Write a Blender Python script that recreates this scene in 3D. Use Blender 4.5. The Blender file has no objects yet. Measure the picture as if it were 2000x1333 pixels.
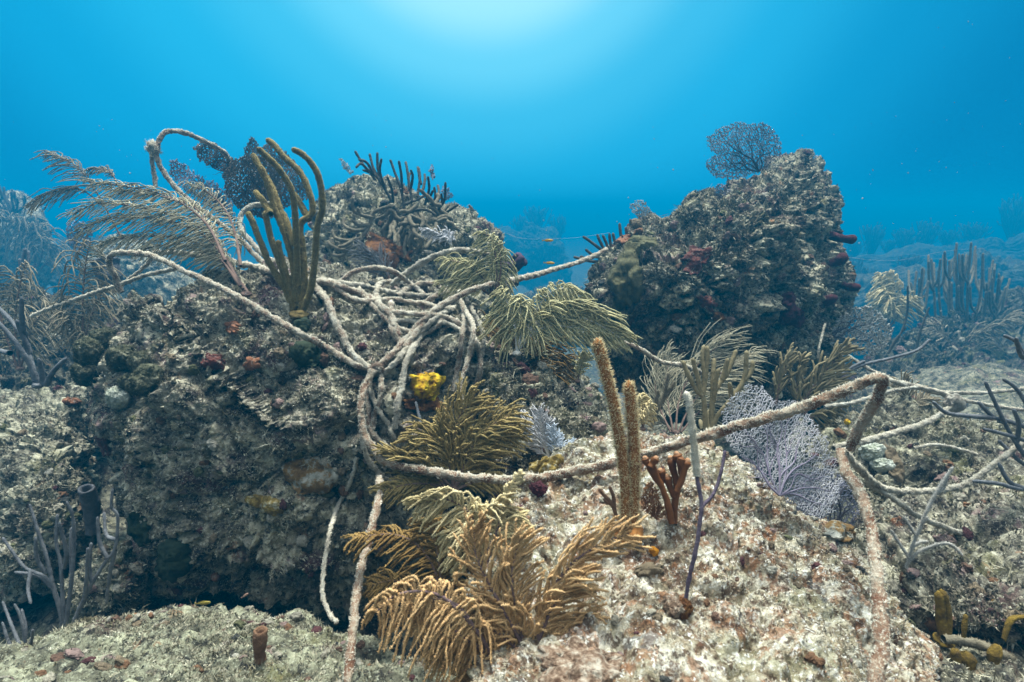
import bpy, math, random
import numpy as np
from mathutils import Vector

# ------------------------------------------------------------------ camera, world, light, exposure
S = bpy.context.scene
COL = S.collection
CAMZ, PITCH, LENS = 1.3, 13.0, 20.0
cam_d = bpy.data.cameras.new("camera")
cam = bpy.data.objects.new("camera", cam_d)
COL.objects.link(cam)
cam.location = (0, 0, CAMZ)
cam.rotation_euler = (math.radians(90 - PITCH), 0, 0)
cam_d.lens, cam_d.sensor_width = LENS, 36
cam_d.clip_start, cam_d.clip_end = 0.02, 500
cam_d.dof.use_dof = True; cam_d.dof.focus_distance = 1.5; cam_d.dof.aperture_fstop = 6.3
S.camera = cam
S.view_settings.view_transform = 'Standard'
S.view_settings.look = 'None'
S.view_settings.exposure = 0.62
S.view_settings.gamma = 1.0
S.cycles.use_denoising = True
S.cycles.volume_bounces = 0
S.cycles.max_bounces = 5
S.cycles.diffuse_bounces = 2
S.cycles.glossy_bounces = 1
S.cycles.transmission_bounces = 2
S.cycles.transparent_max_bounces = 8
S.cycles.sample_clamp_indirect = 4.0

ZEN = 1.75
GLOW_AZ, GLOW_EL = -2.5, 30.0            # where the bright surface of the sea lies, degrees from the camera heading
W = bpy.data.worlds.new("World")
S.world = W
W.use_nodes = True
nt = W.node_tree
nt.nodes.clear()
def wn(t, **k):
    n = nt.nodes.new(t)
    for a, b in k.items(): setattr(n, a, b)
    return n
out = wn('ShaderNodeOutputWorld'); bg = wn('ShaderNodeBackground')
tc = wn('ShaderNodeTexCoord')
g = Vector((math.sin(math.radians(GLOW_AZ)) * math.cos(math.radians(GLOW_EL)),
            math.cos(math.radians(GLOW_AZ)) * math.cos(math.radians(GLOW_EL)), math.sin(math.radians(GLOW_EL))))
stretch = wn('ShaderNodeVectorMath', operation='MULTIPLY'); stretch.inputs[1].default_value = (1, 1, 1)   # the glow is a tall narrow shaft
nt.links.new(tc.outputs['Generated'], stretch.inputs[0])
nrm = wn('ShaderNodeVectorMath', operation='NORMALIZE'); nt.links.new(stretch.outputs[0], nrm.inputs[0])
dot = wn('ShaderNodeVectorMath', operation='DOT_PRODUCT'); dot.inputs[1].default_value = g
nt.links.new(nrm.outputs[0], dot.inputs[0])
ac = wn('ShaderNodeMath', operation='ARCCOSINE'); nt.links.new(dot.outputs['Value'], ac.inputs[0])
dv = wn('ShaderNodeMath', operation='DIVIDE'); nt.links.new(ac.outputs[0], dv.inputs[0]); dv.inputs[1].default_value = math.pi
def world_ramp(src, pts):
    r = wn('ShaderNodeValToRGB'); c = r.color_ramp; c.interpolation = 'EASE'
    for i, (p, col) in enumerate(pts):
        e = c.elements[i] if i < 2 else c.elements.new(p)
        e.position = p
    for e, (p, col) in zip(sorted(c.elements, key=lambda q: q.position), pts): e.color = (*col, 1)
    nt.links.new(src, r.inputs[0]); return r.outputs[0]
# degrees from the glow -> radiance of the open water behind everything
WR = [(0, (0.9, 0.95, 0.92)), (8, (0.50, 0.75, 0.80)), (12.5, (0.26, 0.59, 0.72)), (17, (0.11, 0.475, 0.66)), (22, (0.042, 0.38, 0.60)), (28, (0.016, 0.33, 0.565)),
      (36, (0.006, 0.265, 0.495)), (45, (0.003, 0.19, 0.39)), (65, (0.001, 0.095, 0.24)), (100, (0.003, 0.05, 0.10)), (180, (0.010, 0.03, 0.04))]
glow = world_ramp(dv.outputs[0], [(d / 180, c) for d, c in WR])
sep = wn('ShaderNodeSeparateXYZ'); nt.links.new(tc.outputs['Generated'], sep.inputs[0])
zen = world_ramp(sep.outputs['Z'], [(0.56, (0, 0, 0)), (0.88, (ZEN * 0.96, ZEN, ZEN * 0.96)), (1.0, (ZEN * 0.96, ZEN, ZEN * 0.96))])   # daylight falling through the surface
addw = wn('ShaderNodeMix', data_type='RGBA', blend_type='ADD'); addw.inputs[0].default_value = 1.0
hx = wn('ShaderNodeMath', operation='MULTIPLY_ADD'); hx.inputs[1].default_value = 0.5; hx.inputs[2].default_value = 0.5; nt.links.new(sep.outputs['X'], hx.inputs[0])
side = world_ramp(hx.outputs[0], [(0.0, (0.8, 0.85, 0.9)), (0.25, (0.95, 1, 1)), (0.5, (1, 1, 1)), (0.65, (0.9, 0.92, 0.95)), (0.80, (0.7, 0.74, 0.80)), (1.0, (0.5, 0.55, 0.65))])   # the water is a little darker to the right
mulw = wn('ShaderNodeMix', data_type='RGBA', blend_type='MULTIPLY'); mulw.inputs[0].default_value = 1.0
nt.links.new(glow, mulw.inputs[6]); nt.links.new(side, mulw.inputs[7])
nt.links.new(mulw.outputs[2], addw.inputs[6]); nt.links.new(zen, addw.inputs[7])
nt.links.new(addw.outputs[2], bg.inputs[0]); bg.inputs[1].default_value = 1.0
nt.links.new(bg.outputs[0], out.inputs[0])

SUN_AZ, SUN_EL = 172.0, 76.0
sd = bpy.data.lights.new("sun", 'SUN'); sd.energy = 5.0; sd.angle = math.radians(14); sd.color = (0.98, 1.0, 0.92)
so = bpy.data.objects.new("sun", sd); COL.objects.link(so)
sv = Vector((math.sin(math.radians(SUN_AZ)) * math.cos(math.radians(SUN_EL)), -math.cos(math.radians(SUN_AZ)) * math.cos(math.radians(SUN_EL)), math.sin(math.radians(SUN_EL))))
so.rotation_euler = sv.to_track_quat('Z', 'Y').to_euler()
so.location = (0, 0, 6)

HAZE_DENSITY = 0.056
HAZE_COLOR = (0.0, 0.345, 0.63)

# ------------------------------------------------------------------ helpers: points
FPX = LENS / 36 * 2000
RX = np.array([1.0, 0, 0])
UP = np.array([0, math.sin(math.radians(PITCH)), math.cos(math.radians(PITCH))])
FW = np.array([0, math.cos(math.radians(PITCH)), -math.sin(math.radians(PITCH))])
C0 = np.array([0, 0, CAMZ])
def P(px, py, d):
    """A point of the place seen at photograph pixel (px, py), d metres in front of the lens."""
    px, py, d = np.asarray(px, float), np.asarray(py, float), np.asarray(d, float)
    v = FW + ((px - 1000) / FPX)[..., None] * RX + ((666.5 - py) / FPX)[..., None] * UP
    return C0 + v * d[..., None]
def proj(V):
    r = V - C0
    d = r @ FW
    return 1000 + FPX * (r @ RX) / d, 666.5 - FPX * (r @ UP) / d, d

# ------------------------------------------------------------------ helpers: noise
def _h(ix, iy, iz, s):
    h = (ix.astype(np.uint32) * np.uint32(374761393)) ^ (iy.astype(np.uint32) * np.uint32(668265263)) ^ (iz.astype(np.uint32) * np.uint32(2246822519)) ^ np.uint32((s * 3266489917 + 12345) & 0xffffffff)
    h = (h ^ (h >> np.uint32(15))) * np.uint32(2246822519)
    h = (h ^ (h >> np.uint32(13))) * np.uint32(3266489917)
    return h ^ (h >> np.uint32(16))
def gnoise(p, s=0):
    i = np.floor(p).astype(np.int64); f = p - i
    u = f * f * f * (f * (f * 6 - 15) + 10)
    r = 0
    for c in range(8):
        a, b, e = c & 1, (c >> 1) & 1, (c >> 2) & 1
        h = _h(i[:, 0] + a, i[:, 1] + b, i[:, 2] + e, s)
        gx = (h & np.uint32(1023)).astype(np.float32) / 511.5 - 1
        gy = ((h >> np.uint32(10)) & np.uint32(1023)).astype(np.float32) / 511.5 - 1
        gz = ((h >> np.uint32(20)) & np.uint32(1023)).astype(np.float32) / 511.5 - 1
        w = (u[:, 0] if a else 1 - u[:, 0]) * (u[:, 1] if b else 1 - u[:, 1]) * (u[:, 2] if e else 1 - u[:, 2])
        r = r + w * (gx * (f[:, 0] - a) + gy * (f[:, 1] - b) + gz * (f[:, 2] - e))
    return r
def fbm(p, o=4, s=0, gain=0.5):
    r, a = 0, 1.0
    for k in range(o):
        r = r + a * gnoise(p * 2.03 ** k + 17.3 * k, s + k); a *= gain
    return r
def billow(p, o=4, s=0, gain=0.5):
    r, a = 0, 1.0
    for k in range(o):
        r = r + a * (np.abs(gnoise(p * 2.07 ** k + 9.1 * k, s + k)) * 2 - 0.45); a *= gain
    return r
def worley(p, s=0):
    i = np.floor(p).astype(np.int64)
    f1 = np.full(len(p), 9.0); f2 = f1.copy()
    for dx in (-1, 0, 1):
        for dy in (-1, 0, 1):
            for dz in (-1, 0, 1):
                c = i + (dx, dy, dz)
                h = _h(c[:, 0], c[:, 1], c[:, 2], s)
                q = c + np.stack([(h & np.uint32(1023)), (h >> np.uint32(10)) & np.uint32(1023), (h >> np.uint32(20)) & np.uint32(1023)], 1) / 1023.0
                d = np.linalg.norm(p - q, axis=1)
                f2 = np.minimum(f2, np.maximum(f1, d)); f1 = np.minimum(f1, d)
    return f1, f2

# ------------------------------------------------------------------ helpers: meshes
def norm(a): return a / np.maximum(np.linalg.norm(a, axis=-1, keepdims=True), 1e-9)
class MB:
    """Collects tubes, spikes and sheets, then links them as ONE mesh object."""
    def __init__(s): s.V, s.Q, s.T, s.n, s.tone = [], [], [], 0, []
    def add(s, V, Q=None, T=None, tone=0.5):
        V = np.asarray(V, float).reshape(-1, 3)
        if Q is not None and len(Q): s.Q.append(np.asarray(Q).reshape(-1, 4) + s.n)
        if T is not None and len(T): s.T.append(np.asarray(T).reshape(-1, 3) + s.n)
        s.V.append(V); s.n += len(V)
        s.tone.append(np.broadcast_to(np.asarray(tone, float), (len(V),)))
    def tubes(s, pts, rad, sides=6, tone=0.5, closed=True):
        """pts (M,K,3), rad (M,K): M tubes at once."""
        pts = np.asarray(pts, float); rad = np.asarray(rad, float)
        if pts.ndim == 2: pts, rad = pts[None], rad[None]
        M, K, _ = pts.shape
        t = norm(np.gradient(pts, axis=1))
        ref = np.array([0.31, 0.22, 0.92]); ref = ref / np.linalg.norm(ref)
        alt = np.abs((t * ref).sum(-1)).max(1) > 0.93
        R = np.where(alt[:, None, None], np.array([0.86, -0.5, 0.1]), ref)
        a = norm(np.cross(t, np.broadcast_to(R, t.shape))); b = np.cross(t, a)
        ang = np.arange(sides) * 2 * math.pi / sides
        ring = a[:, :, None] * np.cos(ang)[:, None] + b[:, :, None] * np.sin(ang)[:, None]
        V = pts[:, :, None] + ring * rad[:, :, None, None]
        m, k, j = np.meshgrid(np.arange(M), np.arange(K - 1), np.arange(sides), indexing='ij')
        j2 = (j + 1) % sides
        o = m * K * sides
        Q = np.stack([o + k * sides + j, o + k * sides + j2, o + (k + 1) * sides + j2, o + (k + 1) * sides + j], -1).reshape(-1, 4)
        tn = np.asarray(tone, float)
        if tn.ndim == 1: tn = np.repeat(tn, K * sides)
        s.add(V, Q, tone=tn)
        if closed:
            tip = pts[:, -1] + t[:, -1] * rad[:, -1:] * 0.8
            base = s.n - M * K * sides
            n0 = s.n
            s.add(tip, tone=tn.reshape(M, -1)[:, 0] if tn.ndim and tn.size > 1 else tn)
            m, j = np.meshgrid(np.arange(M), np.arange(sides), indexing='ij')
            s.T.append(np.stack([base + m * K * sides + (K - 1) * sides + j, base + m * K * sides + (K - 1) * sides + (j + 1) % sides, n0 + m], -1).reshape(-1, 3))
        return ring.reshape(-1, 3), V.reshape(-1, 3)
    def spikes(s, base, dirs, length, width, tone=0.5):
        base, dirs = np.asarray(base, float), norm(np.asarray(dirs, float))
        M = len(base)
        length = np.broadcast_to(length, (M,))[:, None]; width = np.broadcast_to(width, (M,))[:, None]
        a = norm(np.cross(dirs, np.array([0.3, 0.9, 0.3]) + 0.01)); b = np.cross(dirs, a)
        V = np.stack([base + a * width, base - 0.5 * a * width + 0.87 * b * width, base - 0.5 * a * width - 0.87 * b * width, base + dirs * length], 1)
        o = np.arange(M)[:, None] * 4
        T = np.concatenate([o + [0, 1, 3], o + [1, 2, 3], o + [2, 0, 3]])
        tn = np.asarray(tone, float)
        s.add(V, T=T, tone=np.repeat(tn, 4) if tn.ndim else tn)
    def blades(s, base, dirs, length, width, tone=0.5):
        base, dirs = np.asarray(base, float), norm(np.asarray(dirs, float))
        M = len(base)
        length = np.broadcast_to(length, (M,))[:, None]; width = np.broadcast_to(width, (M,))[:, None]
        a = norm(np.cross(dirs, np.random.default_rng(M).normal(size=(M, 3))))
        V = np.stack([base - a * width, base + a * width, base + dirs * length], 1)
        tn = np.asarray(tone, float)
        s.add(V, T=np.arange(3 * M).reshape(-1, 3), tone=np.repeat(tn, 3) if tn.ndim else tn)
    def build(s, name, mat, parent=None, base=None, smooth=True):
        V = np.concatenate(s.V)
        org = np.zeros(3) if base is None else np.asarray(base, float)
        me = bpy.data.meshes.new(name)
        Q = np.concatenate(s.Q) if s.Q else np.zeros((0, 4), int)
        T = np.concatenate(s.T) if s.T else np.zeros((0, 3), int)
        me.vertices.add(len(V)); me.vertices.foreach_set('co', (V - org).astype(np.float32).ravel())
        nl = Q.size + T.size
        me.loops.add(nl); me.loops.foreach_set('vertex_index', np.concatenate([Q.ravel(), T.ravel()]).astype(np.int32))
        me.polygons.add(len(Q) + len(T))
        st = np.concatenate([np.arange(len(Q)) * 4, Q.size + np.arange(len(T)) * 3]).astype(np.int32)
        me.polygons.foreach_set('loop_start', st)
        me.polygons.foreach_set('use_smooth', np.full(len(st), smooth))
        me.update(calc_edges=True)
        at = me.attributes.new('tone', 'FLOAT', 'POINT')
        at.data.foreach_set('value', np.concatenate(s.tone).astype(np.float32))
        me.materials.append(mat)
        o = bpy.data.objects.new(name, me); COL.objects.link(o)
        if parent is not None:
            o.parent = parent
            o.location = Vector(org) - parent_world(parent)
        else: o.location = org
        return o
def parent_world(o):
    v = Vector((0, 0, 0))
    while o is not None: v = v + o.location; o = o.parent
    return v
def tag(o, label=None, cat=None, group=None, kind=None):
    if label: o['label'] = label
    if cat: o['category'] = cat
    if group: o['group'] = group
    if kind: o['kind'] = kind
    return o
def thing(name, base, label, cat, group=None):
    o = bpy.data.objects.new(name, None); COL.objects.link(o); o.location = base; o.empty_display_size = 0.05
    return tag(o, label, cat, group)
def spline(pts, n):
    """Catmull-Rom through pts, n samples evenly spaced by length."""
    p = np.asarray(pts, float)
    if len(p) == 2:
        return p[0] + (p[1] - p[0]) * np.linspace(0, 1, n)[:, None]
    q = np.concatenate([[2 * p[0] - p[1]], p, [2 * p[-1] - p[-2]]])
    r = []
    for i in range(len(p) - 1):
        a, b, c, d = q[i:i + 4]
        t = np.linspace(0, 1, 24, endpoint=False)[:, None]
        r.append(0.5 * (2 * b + (c - a) * t + (2 * a - 5 * b + 4 * c - d) * t ** 2 + (3 * b - a - 3 * c + d) * t ** 3))
    r = np.concatenate(r + [p[-1:]])
    L = np.concatenate([[0], np.cumsum(np.linalg.norm(np.diff(r, axis=0), axis=1))])
    u = np.linspace(0, L[-1], n)
    return np.stack([np.interp(u, L, r[:, k]) for k in range(3)], 1)

# ------------------------------------------------------------------ helpers: materials
def material(name, cols, scale=8.0, detail=5.0, layers=(), rough=0.85, bump=0.0, bscale=60.0, tone=0.0, speck=None, spec=0.2):
    """cols: ramp [(pos, colour)] over a noise; layers: (scale, low, high, colour, amount) patches; tone: brightness spread by the 'tone' attribute."""
    m = bpy.data.materials.new(name); m.use_nodes = True
    t = m.node_tree; N = t.nodes; L = t.links
    b = N['Principled BSDF']
    b.inputs['Roughness'].default_value = rough
    b.inputs['Specular IOR Level'].default_value = spec
    tcn = N.new('ShaderNodeTexCoord')
    def noise(sc, dt=detail, ro=0.6, off=0.0):
        n = N.new('ShaderNodeTexNoise'); n.inputs['Scale'].default_value = sc; n.inputs['Detail'].default_value = dt; n.inputs['Roughness'].default_value = ro
        if off:
            mp = N.new('ShaderNodeMapping'); mp.inputs['Location'].default_value = (off, off * 1.7, off * 0.6); L.new(tcn.outputs['Object'], mp.inputs[0]); L.new(mp.outputs[0], n.inputs['Vector'])
        else: L.new(tcn.outputs['Object'], n.inputs['Vector'])
        return n
    def ramp(src, pts):
        r = N.new('ShaderNodeValToRGB'); c = r.color_ramp
        for i, (p, col) in enumerate(pts):
            e = c.elements[i] if i < 2 else c.elements.new(p)
            e.position = p
        for e, (p, col) in zip(sorted(c.elements, key=lambda q: q.position), pts): e.color = (*col, 1)
        L.new(src, r.inputs[0]); return r.outputs[0]
    def mix(fac, a, bb, mode='MIX'):
        x = N.new('ShaderNodeMix'); x.data_type = 'RGBA'; x.blend_type = mode
        if isinstance(fac, float): x.inputs[0].default_value = fac
        else: L.new(fac, x.inputs[0])
        L.new(a, x.inputs[6])
        if isinstance(bb, tuple): x.inputs[7].default_value = (*bb, 1)
        else: L.new(bb, x.inputs[7])
        return x.outputs[2]
    col = ramp(noise(scale, ro=0.68).outputs['Fac'], cols)
    for k, (sc, lo, hi, c, amt) in enumerate(layers):
        f = ramp(noise(sc, 6, 0.62, 3.1 + 5.3 * k).outputs['Fac'], [(lo, (0, 0, 0)), (hi, (amt, amt, amt))])
        col = mix(f, col, c)
    if speck:
        for k, (sc, lo, hi, c, amt) in enumerate(speck):
            f = ramp(noise(sc, 3, 0.7, 1.7 + 2.9 * k).outputs['Fac'], [(lo, (0, 0, 0)), (hi, (amt, amt, amt))])
            col = mix(f, col, c)
    if tone:
        at = N.new('ShaderNodeAttribute'); at.attribute_name = 'tone'
        mr = N.new('ShaderNodeMapRange'); mr.inputs[3].default_value = 1 - tone; mr.inputs[4].default_value = 1 + tone
        L.new(at.outputs['Fac'], mr.inputs[0])
        cb = N.new('ShaderNodeVectorMath'); cb.operation = 'SCALE'; L.new(col, cb.inputs[0]); L.new(mr.outputs[0], cb.inputs['Scale'])
        col = cb.outputs[0]
    L.new(col, b.inputs['Base Color'])
    if bump:
        bn = N.new('ShaderNodeBump'); bn.inputs['Strength'].default_value = bump; bn.inputs['Distance'].default_value = 0.01
        L.new(noise(bscale, 6, 0.7, 0.4).outputs['Fac'], bn.inputs['Height']); L.new(bn.outputs[0], b.inputs['Normal'])
    return m

PALE, GREY, DARK = (0.54, 0.51, 0.41), (0.18, 0.165, 0.135), (0.040, 0.034, 0.034)
def rock_mat(name, pale=0.5, maroon=0.5, olive=0.4, rust=0.3, pink=0.3, tint=(1, 1, 1), fine=1.0, ls=1.0):
    tn = lambda c: tuple(a * b for a, b in zip(c, tint))
    k = 0.56 - 0.16 * (pale - 0.5)
    return material(name, [(k - 0.15, tn(DARK)), (k - 0.05, tn(GREY)), (k + 0.02, tn((0.31, 0.29, 0.235))), (k + 0.10, tn(PALE))], scale=15, detail=10,
        layers=[(ls * 5.0, 0.62 - 0.12 * maroon, 0.70 - 0.10 * maroon, (0.085, 0.034, 0.038), 0.75),
                (ls * 6.5, 0.62 - 0.12 * olive, 0.72 - 0.10 * olive, (0.15, 0.14, 0.055), 0.7),
                (ls * 9.0, 0.66 - 0.12 * pink, 0.74 - 0.12 * pink, (0.33, 0.19, 0.20), 0.6),
                (ls * 14.0, 0.68 - 0.14 * rust, 0.75 - 0.13 * rust, (0.27, 0.10, 0.035), 0.7)],
        speck=[(70 * fine, 0.56, 0.70, tn((0.62, 0.60, 0.52)), 0.85), (48 * fine, 0.53, 0.63, tn((0.030, 0.026, 0.029)), 0.9), (150 * fine, 0.60, 0.70, tn((0.66, 0.65, 0.58)), 0.8)],
        rough=0.95, bump=0.9, bscale=130 * fine, spec=0.1)

# ------------------------------------------------------------------ rocks
_ico = {}
def ico(level):
    if level not in _ico:
        t = (1 + 5 ** .5) / 2
        V = np.array([(-1, t, 0), (1, t, 0), (-1, -t, 0), (1, -t, 0), (0, -1, t), (0, 1, t), (0, -1, -t), (0, 1, -t), (t, 0, -1), (t, 0, 1), (-t, 0, -1), (-t, 0, 1)], float)
        F = np.array([(0, 11, 5), (0, 5, 1), (0, 1, 7), (0, 7, 10), (0, 10, 11), (1, 5, 9), (5, 11, 4), (11, 10, 2), (10, 7, 6), (7, 1, 8), (3, 9, 4), (3, 4, 2), (3, 2, 6), (3, 6, 8), (3, 8, 9), (4, 9, 5), (2, 4, 11), (6, 2, 10), (8, 6, 7), (9, 8, 1)])
        V = norm(V)
        for _ in range(level):
            E = np.sort(np.concatenate([F[:, [0, 1]], F[:, [1, 2]], F[:, [2, 0]]]), 1)
            key = E[:, 0] * 10 ** 7 + E[:, 1]
            u, ix, inv = np.unique(key, return_index=True, return_inverse=True)
            mid = norm(V[E[ix, 0]] + V[E[ix, 1]])
            inv = inv.reshape(-1) + len(V); n = len(F)
            a, b, c = inv[:n], inv[n:2 * n], inv[2 * n:]
            F = np.concatenate([np.stack([F[:, 0], a, c], 1), np.stack([F[:, 1], b, a], 1), np.stack([F[:, 2], c, b], 1), np.stack([a, b, c], 1)])
            V = np.concatenate([V, mid])
        _ico[level] = (V, F)
    return _ico[level]
def vnormals(V, F):
    fn = np.cross(V[F[:, 1]] - V[F[:, 0]], V[F[:, 2]] - V[F[:, 0]])
    n = np.zeros_like(V)
    for k in range(3):
        for c in range(3): n[:, c] += np.bincount(F[:, k], fn[:, c], len(V))
    return norm(n)
SURF_V, SURF_N, SURF_ID = [], [], []
def crag(V, N, size, amp, seed, rough=1.0):
    """Lumps, ledges, pits and grit pushed along the normals."""
    A = amp * size
    wp = V + 0.07 * np.stack([fbm(V / 0.22, 2, seed + k) for k in (40, 41, 42)], 1)
    lw = wp * (1, 1, 1.2)
    d = A * 1.0 * fbm(wp / (0.55 * size), 3, seed)
    d += A * 0.9 * billow(lw / (0.26 * size), 3, seed + 5, 0.55)
    f1, f2 = worley(lw / 0.13, seed + 9)
    d += 0.052 * rough * (0.5 - f1) * np.clip(fbm(V / 0.3, 2, seed + 11) + 0.6, 0, 1)
    d -= 0.035 * rough * np.clip(0.14 - (f2 - f1), 0, 1) / 0.14 * np.clip(fbm(V / 0.2, 2, seed + 13) + 0.5, 0, 1)
    n2 = gnoise(wp / 0.075, seed + 15)
    d -= 0.11 * rough * np.clip(n2 - 0.20, 0, 1)
    d += 0.016 * rough * billow(wp / 0.05, 2, seed + 18)
    d += 0.016 * rough * fbm(V / 0.030, 3, seed + 20, 0.75)
    return V + N * d[:, None]
def turf(rock, V, N, F, n, seed, length, mat, sel=None):
    """Short algae tufts standing on a rock."""
    r = np.random.default_rng(seed)
    ok = np.nonzero((((V - C0) * N).sum(1) < 0.25 * np.linalg.norm(V - C0, axis=1)) & (V[:, 1] > 0.05))[0]
    dens = fbm(V[ok] / 0.12, 3, seed + 3) + 0.25 * N[ok, 2] + 0.55
    w = np.clip(dens, 0.03, None) ** 2
    i = ok[r.choice(len(ok), n, p=w / w.sum())]
    b = np.repeat(V[i], 3, 0); nn = np.repeat(N[i], 3, 0)
    d = nn + r.normal(size=nn.shape) * 0.75
    mb = MB()
    ln = length * r.uniform(0.4, 1.3, len(b))
    mb.blades(b - nn * 0.002, d, ln, 0.16 * ln + 0.0006, np.repeat(r.random(n), 3))
    o = mb.build('algae_turf', mat, rock, rock.location); tag(o, kind='stuff')
    return o
def axis_frame(ax):
    a = norm(np.asarray(ax, float)); u = norm(np.cross(a, (0.2, 0.9, 0.31))); return u, np.cross(a, u), a
def crusts(rock_, V, N, n, seed, size):
    """Small crusts, knobs and leafy clumps of other life grown over a rock."""
    r = np.random.default_rng(seed)
    ok = np.nonzero((((V - C0) * N).sum(1) < 0.2 * np.linalg.norm(V - C0, axis=1)) & (V[:, 1] > 0.05))[0]
    w = np.clip(fbm(V[ok] / 0.15, 2, seed + 5) + 0.25, 0.0, None) + 0.02
    mb = MB(); W_, F_ = ico(3)
    for i in ok[r.choice(len(ok), n, p=w / w.sum())]:
        u, v, a_ = axis_frame(N[i])
        s_ = size * r.uniform(0.45, 1.5)
        k = 1 + 0.55 * fbm(W_ * 1.3 + r.normal() * 9, 3, seed) + 0.25 * fbm(W_ * 4, 2, seed + 3)
        X = W_ * k[:, None] * s_
        fl_ = r.uniform(0.35, 0.9)
        mb.add(V[i] + X[:, :1] * u * r.uniform(0.7, 1.5) + X[:, 1:2] * v + X[:, 2:] * a_ * fl_, T=F_, tone=r.random())
    tag(mb.build('encrusting_life', M_crusts, rock_, rock_.location), kind='stuff')
    # longer filament algae in loose clumps
    mb = MB(); m = n * 9
    c = ok[r.choice(len(ok), max(6, n // 5))]
    i = c[r.integers(0, len(c), m)]
    b = V[i] + r.normal(size=(m, 3)) * size * 1.1; 
    d = N[i] + r.normal(size=(m, 3)) * 0.8
    mb.blades(b - N[i] * size * 0.6, d, size * r.uniform(1.2, 3.2, m), size * 0.10, r.random(m))
    tag(mb.build('filament_algae', M_turf, rock_, rock_.location), kind='stuff')
def rock(name, label, outline, dctrl, tf, tb, mat, level=7, amp=0.07, seed=1, tufts=6000, tlen=0.012, tmat=None, rough=1.0, group=None, center=None, cat='boulder', pw=0.9, crust=1.0):
    V, F = ico(level)
    o = np.asarray(outline, float)
    c = np.asarray(center, float) if center is not None else (o.min(0) + o.max(0)) / 2
    seg = np.concatenate([o, o[:1]])
    pts = np.concatenate([seg[i] + (seg[i + 1] - seg[i]) * np.linspace(0, 1, 40, endpoint=False)[:, None] for i in range(len(o))])
    th = np.arctan2(pts[:, 1] - c[1], pts[:, 0] - c[0]); rr = np.hypot(*(pts - c).T)
    k = np.argsort(th)
    tv = np.arctan2(V[:, 1], V[:, 0])
    R = np.interp(tv, th[k], rr[k], period=2 * math.pi)
    s = np.clip(np.hypot(V[:, 0], V[:, 1]), 0, 1) ** 0.95
    px, py = c[0] + R * s * np.cos(tv), c[1] + R * s * np.sin(tv)
    D = np.asarray(dctrl, float)
    if D.ndim == 0: dep = np.full(len(px), float(D)); dm = float(D)
    else:
        co = np.linalg.lstsq(np.c_[D[:, :2], np.ones(len(D))], D[:, 2], rcond=None)[0]
        dep = np.maximum(px * co[0] + py * co[1] + co[2], 0.32); dm = D[:, 2].mean()
    w = np.sign(V[:, 2]) * np.abs(V[:, 2]) ** pw
    dep = np.maximum(dep + np.where(w < 0, tf * w, tb * w), 0.3)
    X = P(px, py, dep)
    N = vnormals(X, F)
    if ((X - X.mean(0)) * N).sum() < 0: N = -N; F = F[:, ::-1]
    size = rr.mean() / FPX * dm * 2
    X = crag(X, N, size, amp, seed, rough)
    cnt = np.bincount(F.ravel(), minlength=len(X))[:, None]                    # soften the sharpest spikes
    A_ = np.stack([sum(np.bincount(F[:, i], X[F[:, (i + 1) % 3], c_] + X[F[:, (i + 2) % 3], c_], len(X)) for i in range(3)) for c_ in range(3)], 1) / (2 * cnt)
    dl = np.linalg.norm(A_ - X, axis=1, keepdims=True); X = X + (A_ - X) * np.clip(0.25 + dl / 0.012, 0, 0.85)
    N = vnormals(X, F)
    SURF_V.append(X); SURF_N.append(N); SURF_ID.append(name + label)
    base = np.array([X[:, 0].mean(), X[:, 1].mean(), X[:, 2].min()])
    mb = MB(); mb.add(X, T=F)
    ob = mb.build(name, mat, None, base)
    tag(ob, label, cat, group)
    if tufts:
        turf(ob, X, N, F, tufts, seed + 77, tlen, tmat or M_turf)
        crusts(ob, X, N, min(420, tufts // 60), seed + 78, tlen * crust)
    return ob

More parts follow.
